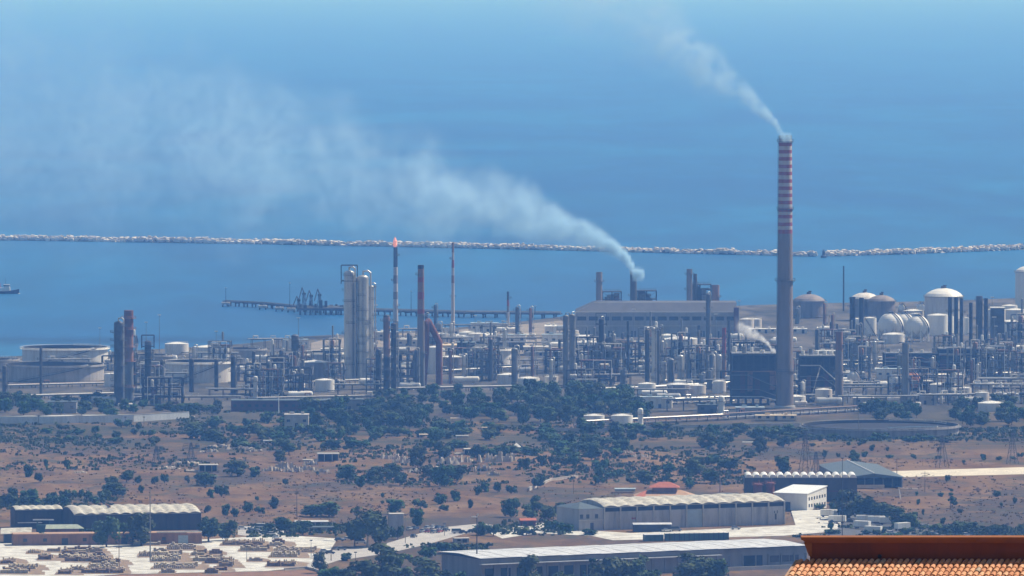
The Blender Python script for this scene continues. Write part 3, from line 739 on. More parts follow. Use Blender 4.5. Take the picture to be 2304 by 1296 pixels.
tank(1918, 1938, 756, 718, 'white', 'cone', 'narrow white tank showing between the two dark stacks', stair=0)
tank(1942, 1972, 756, 716, 'white', 'cone', 'white tank with bright roof just left of the spheres', stair=2)
tank(2086, 2134, 756, 710, 'white', 'cone', 'white tank just right of the largest sphere', stair=0)
tank(2124, 2146, 754, 712, 'white', 'cone', 'narrow white tank behind the thin dark stacks', stair=0)
tank(2166, 2182, 754, 716, 'white', 'cone', 'slim white tank right of the thin dark stacks', stair=0)
tank(2222, 2262, 742, 697, 'tank', 'cone', 'cream tank behind the widest dark stack', stair=0)
tank(2250, 2300, 754, 724, 'white', 'cone', 'white tank with a stair at the far right', stair=2)
tank(2260, 2306, 720, 698, 'tank', 'cone', 'pale shore tank left of the very tall white tank', stair=0)
tank(2092, 2152, 894, 866, 'tank', 'cone', 'pale tank with a lit edge right of the stout grey chimney', stair=0, lm='the lit-edged pale tank')
tank(2060, 2100, 880, 858, 'tankdark', 'cone', 'dull tank half behind the lit-edged pale tank', stair=0)
tank(1313, 1360, 954, 936, 'white', 'cone', 'squat white tank by the wood, left of a matching pair', stair=0, lm='the squat tank pair')
tank(1375, 1424, 958, 936, 'white', 'cone', 'squat white tank, right one of the roadside pair', stair=0)
tank(1804, 2158, 986, 965, 'greyband', 'float', 'broadest tank, low and open-topped, at the edge of the dry field', lm='the broad low tank', stair=0)
tank(2200, 2262, 926, 908, 'tank', 'cone', 'low tank among trees at the right edge of the works', stair=0)
sphere_tank(2004, 732, 29, 764, 'white', 'left sphere of the front three white spheres', lm='the white spheres', group='white gas spheres')
sphere_tank(2034, 728, 24, 758, 'white', 'middle sphere of the front three, partly hidden', group='white gas spheres')
sphere_tank(2064, 736, 27, 768, 'white', 'right and nearest of the front three white spheres', group='white gas spheres')
sphere_tank(2029, 693, 9, 706, 'white', 'tiny sphere on the shore behind the front three', group='white gas spheres')
sphere_tank(2073, 693, 11, 707, 'white', 'small sphere under the white domed tank', group='white gas spheres')
sphere_tank(1921, 849, 15, 872, 'tank', 'small pale sphere right of the plain brown chimney', lm='the small pale sphere')
sphere_tank(2050, 857, 21, 888, 'orangesphere', 'orange sphere half hidden by the stout grey chimney', lm='the orange sphere')
sphere_tank(2016, 858, 19, 887, 'white', 'white sphere half hidden left of the stout grey chimney')

# --- the power house by the water
def power_house():
    x0, y0, s = G(1296, 758); x1, _, _ = G(1658, 758)
    L, cx = x1 - x0, (x0 + x1) / 2; d = 46; k = 1 / s
    o = thing('power_house', cx, y0 + d / 2, label='long grey power house with a sloped upper band and boiler stacks behind', cat='power station', lm='the power house', px=1470, py=756)
    for i in range(7): occupy(x0 + L * i / 6, y0 + d / 2, d / 2 + 4)
    hl, hu = (758 - 702) * k, (758 - 682) * k
    MB().box(0, 0, 0, L, d, hl).build('wall', mat('power_house_render', (.36, .35, .34), .85, 0, .25, .2, streak=.2), o)
    up = MB(); e = 12
    up.add([(-L / 2, -d / 2 + 2, hl), (L / 2, -d / 2 + 2, hl), (L / 2, d / 2, hl), (-L / 2, d / 2, hl), (-L / 2 + e, -d / 2 + 9, hu), (L / 2, -d / 2 + 9, hu), (L / 2, d / 2 - 8, hu), (-L / 2 + e, d / 2 - 8, hu)],
           [(0, 1, 5, 4), (1, 2, 6, 5), (2, 3, 7, 6), (3, 0, 4, 7), (4, 5, 6, 7)])
    up.build('roof', mat('dull_cladding', (.11, .11, .12), .8, 0, .25, .2), o)
    n = 14
    for i in range(n):
        cx_ = -L / 2 + (i + .5) * L / n
        MB().box(cx_, -d / 2 - .02, hl * .66, L / n * .78, .1, hl * .16).build('window', M['steel'], o)
        MB().box(-L / 2 + i * L / n + .01, -d / 2 - .25, 0, .8, .5, hl - .3).build('pilaster', M['greywall'], o)
    MB().box(0, -d / 2 - .35, hl * .42, L, .6, .8).build('cornice', M['conc'], o)
    MB().box(L * .495, -d / 2 - .6, 0, 3.2, 1.0, hl + 3).build('stair_tower', M['maroon'], o)
    for i in range(7): MB().box(-L / 2 + (i + .5) * L / 7, -d / 2 - .03, 0, 3.2, .1, 4).build('door', M['steelblue'], o)
    return s
power_house()
column(1348, 748, 612, 14, 'concrete', 'first boiler stack behind the power house, plain topped', top='open', plats=2, neck=False, cat='chimney', name='boiler_stack')
column(1425, 748, 609, 15, 'concrete', 'smoking boiler stack with a flared head, middle of the power house row', top='open', plats=3, neck=False, cat='chimney', name='boiler_stack', bands=[(.86, 'steelblue'), (.93, 'steel'), (1, 'concrete')], lm='the smoking boiler stack')
column(1551, 748, 605, 13, 'concrete', 'tallest boiler stack toward the power house end', top='open', plats=4, neck=False, cat='chimney', name='boiler_stack')
column(1564, 746, 616, 9, 'steelblue', 'thin duct stack tight against the tallest boiler stack', top='open', plats=2, neck=False, cat='chimney', name='boiler_stack')
column(1610, 748, 641, 17, 'rusty', 'short wide boiler stack at the power house end', top='open', plats=1, neck=False, cat='chimney', name='boiler_stack')
def boiler(px, w, yt, seed, lab, slope=False):
    x, y, s = G(px, 746); W, h = w / s, (746 - yt) / s
    o = thing('boiler_structure', x, y + 6, label=lab, cat='boiler')
    zs = frame_into(o, W, 12, h, max(2, int(W / 5)), 2, 5, 'steel', True, .3)
    decks_into(o, W, 12, zs)
    g = random.Random(seed)
    hh = h * .86
    if slope:
        MB().add([(-W * .45, -4, h * .5), (W * .45, -4, h * .5), (W * .45, 4, h * .5), (-W * .45, 4, h * .5), (-W * .45, -4, h * .98), (-W * .1, -4, h * .98), (W * .42, -4, h * .7), (-W * .45, 4, h * .98), (-W * .1, 4, h * .98), (W * .42, 4, h * .7)],
                 [(0, 1, 6, 5, 4), (3, 7, 8, 9, 2), (4, 5, 8, 7), (5, 6, 9, 8), (1, 2, 9, 6), (0, 4, 7, 3)]).build('boiler_casing', M['steelblue'], o)
    else:
        MB().box(-W * .2, 0, h * .5, W * .38, 9, hh - h * .5).build('boiler_casing', M['steelblue'], o)
        MB().box(W * .25, 0, h * .55, W * .3, 9, h * .4).build('boiler_casing', M['rusty'], o)
    for i in range(3):
        a = g.uniform(-W * .4, W * .4); MB().pipe([(a, -5, h * .4), (a, -5, h * .9), (a + 4, -5, h * .9)], .8, 8).build('duct', M['grey'], o)
boiler(1377, 42, 656, 3, 'boxy boiler frame between the first two boiler stacks')
boiler(1455, 44, 654, 4, 'ragged sloping boiler frame right of the smoking stack', True)
boiler(1575, 50, 640, 5, 'stepped boiler frame beside the tallest boiler stack', True)

# --- furnaces and dark blocks by the tall chimney
def dark_block(px0, px1, yb, yt, d, seed, lab, lm=None):
    x, y, s = G((px0 + px1) / 2, yb); w, h = (px1 - px0) / s, (yb - yt) / s
    o = thing('furnace_block', x, y + d / 2, label=lab, cat='furnace', lm=lm, px=(px0 + px1) / 2, py=yb); occupy(x, y + d / 2, w / 2)
    frame_into(o, w, d, h, 6, 2, 5, 'steel', True, .3)
    g = random.Random(seed)
    MB().box(0, 1, h * .12, w * .94, d * .8, h * .85).build('casing', M['soot_shade'], o)
    for i in range(6):
        a = -w / 2 + (i + .5) * w / 6
        MB().box(a, -d / 2 + 1, h * g.uniform(.2, .35), w / 6 * .7, 1.2, h * g.uniform(.3, .5)).build('burner_box', M[g.choice(('steel', 'rusty', 'steel', 'maroon'))], o)
    k = MB().box(0, 0, h + .01, w, d, .5)
    for q in (-1, 1):
        k.tube((-w / 2, q * d / 2, h + 1.7), (w / 2, q * d / 2, h + 1.7), .1, 3)
        for i in range(12): k.tube((-w / 2 + w * i / 11, q * d / 2, h), (-w / 2 + w * i / 11, q * d / 2, h + 1.7), .08, 3)
    k.build('top_deck', M['grey'], o)
    for i in range(4):
        z = h * g.uniform(.15, .9); MB().pipe([(-w / 2, -d / 2 - .6, z), (w * g.uniform(-.2, .5), -d / 2 - .6, z), (w * .5, -d / 2 - .6, z * .6)], g.uniform(.2, .4), 6).build('pipe', M[g.choice(('grey', 'silver', 'rusty'))], o)
    for i in range(5):
        a = -w / 2 + w * (i + .5) / 5 + g.uniform(-1, 1); r = g.uniform(.7, 1.4); hh = g.uniform(1.5, 4)
        MB().cyl(a, g.uniform(-d * .3, d * .3), h + .5, h + hh, r, n=12).build('vent', M[g.choice(('white', 'silver', 'grey', 'white'))], o)
    return o
dark_block(1646, 1746, 912, 797, 24, 1, 'sooty black furnace block just left of the tall striped chimney', 'the sooty furnace block')
dark_block(1800, 1880, 904, 802, 20, 2, 'black furnace block with a wisp of steam right of the tall striped chimney', 'the right furnace block')
dark_block(1990, 2112, 838, 796, 18, 3, 'low dark process block under the white spheres')
dark_block(2112, 2232, 838, 786, 20, 4, 'dark process block at the feet of the thin dark stacks', 'the stack-foot block')
def boxy_stack_house():
    x, y, s = G(2245, 800); w, h = 30 / s, (800 - 694) / s
    o = thing('stack_house', x, y + 5, label='tall windowless slab tower right of the widest dark stack', cat='tower'); occupy(x, y + 5, 6)
    MB().box(0, 0, 0, w, 9, h).build('wall', M['steelblue'], o)
    MB().box(0, 0, h + .01, w + 1, 10, .6).build('roof', M['white'], o)
    for i in range(5): ring(MB(), w * .5, h * (i + 1) / 6, .8, -2.6, -.5, 8).build('platform', M['steel'], o)
boxy_stack_house()
# grey block of frames left of the silver columns, drawn as three process units
def unit_at(px0, px1, yb, yt, seed, d=14, floors=4, pale=.3, label=None, lm=None, desc=None, group=None):
    x, y, s = G((px0 + px1) / 2, yb); w, h = (px1 - px0) / s, (yb - yt) / s
    o = process_unit(w, d, h * .86, floors, seed, pale, label=label, cat='process unit', lm=lm, desc=desc, group=group, px=(px0 + px1) / 2, py=yb)
    o.location = (x, y + d / 2, 0); occupy(x, y + d / 2, max(w, d) / 2)
    return o
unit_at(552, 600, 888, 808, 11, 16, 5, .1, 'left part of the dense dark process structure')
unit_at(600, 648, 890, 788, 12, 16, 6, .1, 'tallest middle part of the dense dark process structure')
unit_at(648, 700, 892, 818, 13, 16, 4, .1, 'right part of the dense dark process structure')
unit_at(955, 992, 800, 735, 14, 12, 4, .2, 'rusty duct structure joining the brown banded chimney')
def duct():
    x, y, s = G(952, 866); k = 1 / s
    o = thing('flue_duct', x, y, label='rust-red flue duct sloping down from the brown banded chimney', cat='duct')
    MB().pipe([(0, 0, 0), (1.5, 0, 20), (2, 0, 138 * k), (12 * k, 1, 142 * k), (28 * k, 2, 112 * k), (36 * k, 2, 96 * k), (36 * k, 2, 0)], 2.0, 10).build('duct', M['rust'], o)
duct()
def works_block(px0, px1, yb, yt, m, roof, lab, d=20, lm=None):  # a flat-roofed works building of any wall colour
    x, y, s = G((px0 + px1) / 2, yb)
    o = low_building((px1 - px0) / s, d, (yb - yt) / s, m, roof, int(px0), label=lab, cat='building', lm=lm, px=(px0 + px1) / 2, py=yb)
    o.location = (x, y + d / 2, 0); occupy(x, y + d / 2, max((px1 - px0) / s, d) / 2)
works_block(1028, 1068, 806, 772, 'steel', 'roofgrey', 'dark blue-grey block building beyond the squat grey tank', lm='the dark block building')
works_block(1068, 1180, 788, 770, 'steelblue', 'steel', 'long low dark shed behind the stair-striped tank', d=16)
works_block(992, 1028, 802, 778, 'sand', 'sand', 'sand-coloured cubic building right of the narrow tank', lm='the sand-coloured cube')
works_block(1178, 1240, 800, 782, 'sand', 'conc', 'sand-coloured long building before the shore', lm='the sand-coloured long building')
works_block(1226, 1252, 762, 735, 'tank', 'white', 'grey shore building with a bright roof left of the power house')
works_block(1160, 1205, 765, 755, 'sand', 'conc', 'low sandy shore building below the short flare')
works_block(1064, 1108, 762, 754, 'conc', 'white', 'low pale shore building between two thin flares')
works_block(1686, 1746, 750, 741, 'tank', 'white', 'long bright-roofed shed left of the striped chimney shaft', d=8)
works_block(1780, 1816, 750, 741, 'tank', 'white', 'bright-roofed shed right of the striped chimney shaft', d=8)
works_block(520, 735, 926, 902, 'maroon', 'roofgrey', 'very long maroon shed along the works fence', d=14, lm='the long maroon shed')
works_block(736, 816, 924, 900, 'greywall', 'roofgrey', 'grey two-storey office at the end of the maroon shed', d=12, lm='the grey office')
works_block(640, 694, 962, 934, 'conc', 'conc', 'pale windowed hut half hidden by bushes below the maroon shed', d=10, lm='the pale hut')
works_block(108, 172, 930, 905, 'greywall', 'roofgrey', 'grey building among trees at the left fence', d=10)
works_block(1656, 1720, 935, 918, 'greywall', 'tarp', 'low grey control house at the foot of the furnace block', d=9)
works_block(1700, 1792, 946, 936, 'sand', 'sand', 'low sandy building by the roadside pipes under the tall chimney', d=8)
works_block(1570, 1612, 930, 912, 'steelblue', 'roofgrey', 'dark cabin left of the upright white vessel', d=8)
works_block(1920, 1966, 912, 896, 'greywall', 'tank', 'grey annex at the foot of the plain brown chimney', d=8)
works_block(2240, 2292, 900, 888, 'tarp', 'roofpale', 'blue-grey low building at the far right of the works', d=9)

# --- roadside pipe bridge and other long pipe racks: (left px, y) -> (right px, y), height px
def rack_between(p, q, hpx, seed, label=None, desc=None, lm=None, levels=2, pale=.7, group=None):
    x0, y0, s = G(*p); x1, y1, _ = G(*q); L = math.hypot(x1 - x0, y1 - y0)
    o = pipe_rack(L, hpx / s, seed, pale, levels, label=label, cat='pipe rack', desc=desc, lm=lm, group=group, px=(p[0] + q[0]) / 2, py=(p[1] + q[1]) / 2)
    o.location = ((x0 + x1) / 2, (y0 + y1) / 2, 0); o.rotation_euler = (0, 0, math.atan2(y1 - y0, x1 - x0))
    for i in range(int(L / 8)): occupy(x0 + (x1 - x0) * i * 8 / L, y0 + (y1 - y0) * i * 8 / L, 4)
rack_between((1630, 944), (1955, 925), 12, 21, 'long white-piped rack running past the foot of the tall chimney', lm='the long roadside pipe rack')
rack_between((1300, 960), (1630, 944), 11, 22, 'pipe rack running past the squat white tank pair')
rack_between((1415, 914), (1640, 905), 12, 23, 'raised pipe rack left of the upright white vessel')
rack_between((1960, 906), (2310, 893), 10, 24, 'pipe rack right of the stout grey chimney')
rack_between((690, 868), (850, 862), 9, 25, 'short bright pipe rack at the feet of the tall silver columns', levels=1)
rack_between((560, 905), (830, 899), 9, 26, 'pipe rack behind the long maroon shed', levels=1)
rack_between((0, 900), (260, 893), 8, 27, 'pipe rack in front of the shaded left tank', levels=1)
rack_between((860, 884), (1160, 878), 9, 28, 'pipe rack behind the wood, left of the small white tanks', levels=1)
rack_between((20, 874), (240, 868), 7, 29, 'pipe rack at the foot of the shaded left tank', levels=1)
rack_between((1000, 842), (1180, 832), 8, 30, 'pipe rack below the stair-striped pale tank', levels=1)
rack_between((310, 902), (540, 900), 8, 31, 'pipe rack below the pale floating-roof tank', levels=1)
rack_between((1460, 880), (1650, 870), 9, 32, 'pipe rack in front of the upright vessels')
rack_between((1900, 822), (2000, 818), 8, 33, 'pipe rack left of the low dark process block')
rack_between((2090, 852), (2300, 846), 7, 34, 'pipe rack below the dark block under the stacks', levels=1)
rack_between((1320, 884), (1440, 880), 8, 35, 'pipe rack behind the wood near the three slender columns', levels=1)
# ------------------------------------------------------------------ smaller plant filling the works, prototypes copied about
def prep(o):
    o.location = (0, 0, -500); return o
PROT = {'unit': [], 'drum': [], 'vessel': [], 'mast': [], 'small_tank': [], 'cabin': [], 'rack': []}
def make_protos():
    for i, (w, d, h, f) in enumerate([(18, 10, 13, 3), (13, 9, 17, 4), (24, 10, 10, 2), (15, 10, 21, 5), (20, 9, 14, 3), (11, 8, 24, 5)]):
        PROT['unit'].append((process_unit(w, d, h, f, 100 + i, .3), max(w, d) * .55, ('wide three-deck', 'four-deck', 'low broad', 'tall five-deck', 'three-deck', 'slim tower-like')[i] + ' steel process unit'))
    for i, (L, r, mm, c) in enumerate([(9, 1.6, 'white', 'white'), (12, 1.9, 'silver', 'silver'), (7, 1.3, 'tank', 'cream'), (14, 1.7, 'white', 'long white')]):
        PROT['drum'].append((horizontal_drum(L, r, mm), L * .6, c + ' horizontal drum'))
    for i in range(3): PROT['mast'].append((light_mast((22, 28, 18)[i]), 1.5, ('mid-height', 'tall', 'short')[i] + ' floodlight mast'))
    for i, (w, d, h, a, b, c) in enumerate([(14, 8, 5, 'conc', 'white', 'white-roofed'), (10, 7, 4, 'greywall', 'roofgrey', 'grey flat-roofed'), (18, 8, 6, 'tank', 'tarp', 'pale flat-roofed')]):
        PROT['cabin'].append((low_building(w, d, h, a, b, 40 + i), w * .6, c + ' works cabin'))
    for i in range(3): PROT['rack'].append((pipe_rack((26, 40, 32)[i], (6, 7, 5)[i], 70 + i, .75, 1), 9 + 4 * i, ('short', 'long', 'low')[i] + ' pipe rack section'))
    x, y, s = G(1152, 860)
    for i, (w, h, mm, rm, c) in enumerate([(44, 26, 'white', 'white', 'white'), (34, 30, 'tank', 'white', 'cream'), (52, 22, 'tank', 'white', 'broad cream')]):
        OCC_n = len(OCC); t = tank(1152 - w / 2, 1152 + w / 2, 860, 860 - h, mm, 'cone', None, stair=0, roofmat=rm); del OCC[OCC_n:]
        PROT['small_tank'].append((t, w / 2 / s + 1.5, c + ' cone-roofed small tank'))
    for i, (w, h, mm, c) in enumerate([(9, 62, 'silver', 'silver'), (8, 84, 'steelblue', 'blue-grey'), (12, 46, 'grey', 'stout grey'), (7, 70, 'rusty', 'rust-brown'), (10, 54, 'white', 'white')]):
        OCC_n = len(OCC); t = column(1152, 860, 860 - h, w, mm, None, plats=3); del OCC[OCC_n:]
        PROT['vessel'].append((t, 2.5, c + ' small process column'))
CATS = dict(unit='process unit', drum='drum', vessel='column', mast='light mast', small_tank='tank', cabin='cabin', rack='pipe rack')
GRP = dict(unit='open steel process units', drum='horizontal drums in the works', vessel='small process columns', mast='floodlight masts', small_tank='small cone-roofed tanks', cabin='works cabins', rack='pipe rack sections')
FIRST = set()
def put(kindn, px, py, rz=None, i=None):
    o, r, desc = PROT[kindn][i if i is not None else rnd.randrange(len(PROT[kindn]))]
    x, y, s = G(px, py)
    if not is_free(x, y, r * .7): return False
    sc = rnd.uniform(.85, 1.12); rz = rnd.uniform(-.12, .2) if rz is None else rz
    if o.name not in FIRST:
        FIRST.add(o.name); o.location = (x, y, 0); o.rotation_euler = (0, 0, rz); o.scale = (sc,) * 3
        for k in ('label', 'group'):
            if k in o: del o[k]
        tag(o, cat=CATS[kindn], group=GRP[kindn], desc=desc, px=px, py=py)
    else:
        dup(o, x, y, 0, rz, sc, cat=CATS[kindn], group=GRP[kindn], desc=desc, px=px, py=py)
    occupy(x, y, r * .62)
    return True
make_protos()
# the wood's ground and the field stay clear
def clutter_ok(px, py):
    if 1960 < px < 2110 and py > 735 and py < 815: return rnd.random() < .1 and py > 770      # so do the spheres
    if px < 245 and py > 830 or (365 < px < 530 and py > 858): return rnd.random() < .12 and py < 915     # the left tanks stay in view
    if py < shore_y(px) + 9: return False
    lim = lerp_table([(0, 925), (420, 924), (520, 900), (830, 898), (860, 888), (1000, 880), (1450, 876), (1470, 930), (1640, 934), (1800, 930), (2304, 912)], px)
    return py < lim
def scatter(kindn, n, box, tries=60):
    k = 0
    for _ in range(n * tries):
        if k >= n: break
        px, py = rnd.uniform(box[0], box[2]), rnd.uniform(box[1], box[3])
        if clutter_ok(px, py) and put(kindn, px, py): k += 1
scatter('unit', 44, (0, 828, 2304, 912)); scatter('unit', 12, (1300, 790, 1700, 880)); scatter('unit', 9, (1820, 770, 2304, 850))
scatter('vessel', 34, (20, 800, 2300, 912)); scatter('vessel', 4, (1660, 700, 1900, 790))
scatter('small_tank', 18, (20, 770, 2300, 905)); scatter('small_tank', 9, (1660, 700, 2300, 770))
scatter('rack', 34, (0, 770, 2304, 925)); scatter('rack', 12, (1440, 870, 2304, 928)); scatter('drum', 10, (1440, 870, 2304, 928)); scatter('drum', 60, (0, 765, 2304, 925)); scatter('cabin', 20, (0, 760, 2304, 925))
scatter('mast', 26, (0, 760, 2304, 925)); scatter('small_tank', 8, (0, 860, 2304, 915)); scatter('vessel', 16, (0, 860, 2304, 915))
scatter('cabin', 7, (950, 745, 1290, 790)); scatter('rack', 5, (950, 748, 1290, 790)); scatter('drum', 8, (950, 745, 1290, 790)); scatter('small_tank', 4, (950, 750, 1290, 790)); scatter('vessel', 6, (950, 748, 1290, 790))
for key in PROT:                                     # drop prototypes that found no place
    for o, r, d in PROT[key]:
        if o.name not in FIRST:
            for c in list(o.children): bpy.data.objects.remove(c)
            bpy.data.objects.remove(o)
# ------------------------------------------------------------------ breakwater, jetty, boat
def breakwater(tab, label, lm=None):
    g = random.Random(5)
    x0 = G(tab[0][0], tab[0][1])[:2]
    o = thing('breakwater', x0[0], x0[1], -2, label=label, cat='breakwater', lm=lm, px=tab[len(tab) // 2][0], py=tab[len(tab) // 2][1])
    core = MB(); pts = []
    for px in range(tab[0][0], tab[-1][0] + 1, 12):
        x, y, s = G(px, lerp_table(tab, px), -2); pts.append((x - x0[0], y - x0[1]))
    for (a, b), (c, d) in zip(pts, pts[1:]):
        for q, (lo, hi) in enumerate(((-.5, 2.6), (2.6, 2.6), (2.6, -.5))):
            y0, y1 = ((0, 5), (5, 10), (10, 15))[q]
            core.add([(a, b + y0, lo), (c, d + y0, lo), (c, d + y1, hi), (a, b + y1, hi)], [(0, 1, 2, 3)])
    core.build('core', M['wetrock'], o)
    rk = MB()
    for (a, b), (c, d) in zip(pts, pts[1:]):
        for i in range(15):
            t = g.random(); v = g.random(); r = g.uniform(.6, 1.6)
            cx, cy = a + (c - a) * t, b + (d - b) * t + v * 13
            cz = min(2.5, .9 + v * 5) + g.uniform(-.4, 1.0) * (.4 + v) + 1.5 * noise.noise(Vector((cx * .05, 3.3, 0)))
            vs = []
            for dx, dy, dz in ((-1, -1, -1), (1, -1, -1), (1, 1, -1), (-1, 1, -1), (-1, -1, 1), (1, -1, 1), (1, 1, 1), (-1, 1, 1)):
                vs.append((cx + r * (dx + g.uniform(-.5, .5)), cy + r * (dy + g.uniform(-.5, .5)), cz + r * .8 * (dz + g.uniform(-.5, .5))))
            rk.add(vs, [(3, 2, 1, 0), (4, 5, 6, 7), (0, 1, 5, 4), (1, 2, 6, 5), (2, 3, 7, 6), (3, 0, 4, 7)])
    kind(rk.build('armour_rocks', M['seaRock'], o), 'stuff')
breakwater([(-300, 536), (0, 541), (600, 550), (1150, 561), (1500, 570), (1846, 578)], 'long pale rock breakwater crossing the sea behind the works', 'the long breakwater')
breakwater([(1860, 577), (2050, 572), (2304, 562), (2700, 545)], 'shorter rock breakwater beyond the channel marker')
def marker():
    x, y, s = G(1853, 580, -2); o = thing('channel_marker', x, y, -2, label='dark channel marker in the gap of the breakwaters', cat='beacon')
    MB().lathe([(2.4, 0), (2.4, 1.6), (1.3, 2.2), (1.0, 5.2)], n=12, cap1=True).build('base', M['steel'], o)
    m = MB().cyl(0, 0, 5.2, 5.5, 1.5, n=10).cyl(0, 0, 5.5, 6.6, .5, n=8); ring(m, 1.3, 5.6, .2, n=8); m.build('lantern', M['steelblue'], o)
marker()
def jetty():
    A = [(506, 688), (600, 693), (672, 700), (775, 707), (860, 709), (1050, 714), (1262, 716)]
    P = [G(px, py, -2) for px, py in A]; x0, y0, _ = P[0]; s = P[0][2]
    o = thing('jetty', x0, y0, -2, label='long dark piled jetty carrying pipes out into the harbour', cat='jetty', lm='the long jetty', px=880, py=712)
    pts = [(p[0] - x0, p[1] - y0) for p in P]
    dk, pp, rl = MB(), [], MB()
    for k, ((a, b), (c, d)) in enumerate(zip(pts, pts[1:])):
        L = math.hypot(c - a, d - b); rz = math.atan2(d - b, c - a); w = 4 if k < 2 else 9
        dk.box((a + c) / 2, (b + d) / 2, 2.6, L + .5, w, .7, rz)
        for q in range(4 if k > 1 else 2):
            off = -w / 2 + 1 + q * 1.6
            pp.append(((a - math.sin(rz) * off, b + math.cos(rz) * off, 3.8 + .2 * q), (c - math.sin(rz) * off, d + math.cos(rz) * off, 3.8 + .2 * q), .35))
        n = max(2, int(L / 8))
        for i in range(n):
            t = (i + .5) / n; mb = MB()
            for e in (-1, 1):
                qx, qy = a + (c - a) * t - math.sin(rz) * e * w * .4, b + (d - b) * t + math.cos(rz) * e * w * .4
                mb.cyl(qx, qy, -3, 2.6, .55, n=8)
            mb.box(a + (c - a) * t, b + (d - b) * t, 2.0, 1.2, w, .6, rz); mb.build('pile', M['steel'], o)
        for i in range(int(L / 4)):
            t = i * 4 / L; rl.cyl(a + (c - a) * t - math.sin(rz) * -w * .5, b + (d - b) * t + math.cos(rz) * -w * .5, 3.2, 4.5, .07, n=4)
    dk.build('deck', M['steel'], o); rl.build('railing', M['steelblue'], o)
    for p, q, r in pp: MB().tube(p, q, r, 6).build('pipe', M['grey' if r < .36 else 'steel'], o)
    return s
jetty()
def at_sea(name, px, py, lab, cat, fn, z=-2, lm=None):
    x, y, s = G(px, py, z); o = thing(name, x, y, z, label=lab, cat=cat, lm=lm, px=px, py=py); fn(o, s); return o
def dolphin(o, s):
    MB().box(0, 0, 1.6, 6, 5, 1.6).build('cap', M['conc'], o)
    for a in (-2, 2):
        for b in (-1.6, 1.6): MB().tube((a * 1.3, b * 1.3, -3), (a, b, 1.7), .45, 8).build('pile', M['steel'], o)
    MB().cyl(0, 0, 3.2, 4.3, .5, n=8).build('bollard', M['steel'], o)
for px, py, lab in ((508, 690, 'mooring dolphin at the seaward tip of the long jetty'), (591, 697, 'second mooring dolphin from the tip of the long jetty'), (628, 701, 'mooring dolphin just before the loading platform'), (655, 703, 'mooring dolphin touching the loading platform')):
    at_sea('mooring_dolphin', px, py, lab, 'dolphin', dolphin)
def platform(o, s):
    w = 105 / s
    MB().box(0, 0, 3.2, w, 16, 1.4).build('deck', M['steel'], o)
    for i in range(9): MB().cyl(-w / 2 + 2 + i * (w - 4) / 8, -6, -3, 3.2, .7, n=8).build('pile', M['steel'], o)
    g = random.Random(4)
    for i in range(9):
        a = -w / 2 + (i + .5) * w / 9; h = g.uniform(2, 6)
        MB().box(a, g.uniform(-4, 4), 4.62, g.uniform(1.5, 3), 3, h).build('equipment_box', M[g.choice(('grey', 'steelblue', 'steel', 'maroon'))], o)
    for i in range(5): MB().pipe([(-w / 2, -5 + i, 5 + .3 * i), (w / 2, -5 + i, 5 + .3 * i)], .35, 6).build('pipe', M['grey'], o)
    ring(MB(), 2, 5, 1, n=6).build('rail', M['steelblue'], o)
at_sea('loading_platform', 722, 708, 'dark loading platform crowded with gear on the long jetty', 'platform', platform, lm='the loading platform')
def arm(h):
    def f(o, s):
        b = MB()
        for a, c in ((-1.6, -1.6), (1.6, -1.6), (1.6, 1.6), (-1.6, 1.6)): b.tube((a, c, 4), (a * .4, c * .4, h * .75), .22, 4)
        for i in range(6):
            z0, z1 = 4 + (h * .75 - 4) * i / 6, 4 + (h * .75 - 4) * (i + 1) / 6; e = 1 if i % 2 else -1
            q0, q1 = 1.6 * (1 - .6 * i / 6), 1.6 * (1 - .6 * (i + 1) / 6)
            b.tube((-q0 * e, -q0, z0), (q1 * e, -q1, z1), .12, 4); b.tube((-q0, q0 * e, z0), (-q1, -q1 * e, z1), .12, 4)
        b.build('tower', M['steel'], o)
        MB().pipe([(0, 0, 5), (0, 0, h * .8), (-1.2, -3, h), (-3.5, -6, h * .55)], .4, 6).build('arm', M['steelblue'], o)
        MB().box(0, 1.5, h * .72, 2.5, 2, 1.6).build('counterweight', M['steel'], o)
    return f
at_sea('loading_crane', 684, 708, 'tallest lattice loading arm on the jetty platform', 'loading arm', arm(19))
at_sea('loading_crane', 700, 708, 'middle loading arm on the jetty platform', 'loading arm', arm(17))
at_sea('loading_crane', 672, 708, 'short loading arm at the outer end of the jetty platform', 'loading arm', arm(13))
at_sea('loading_crane', 719, 708, 'slender loading arm standing inward on the jetty platform', 'loading arm', arm(18))
def mast(h, r=.3):
    def f(o, s):
        MB().cyl(0, 0, 2.6, h, r, r * .5, 6).build('pole', M['steel'], o); MB().box(0, 0, h - .6, 1.6, .4, .5).build('light', M['white'], o)
    return f
at_sea('light_mast', 508, 687, 'thin light mast on the seaward tip of the jetty', 'light mast', mast(13))
at_sea('light_mast', 652, 699, 'light mast on the jetty just before the loading arms', 'light mast', mast(20, .25))
at_sea('light_mast', 925, 712, 'light mast on the jetty between the flare and the thin flare', 'light mast', mast(18, .25))
at_sea('light_mast', 1204, 716, 'short mast near the landward end of the jetty', 'light mast', mast(9, .3))
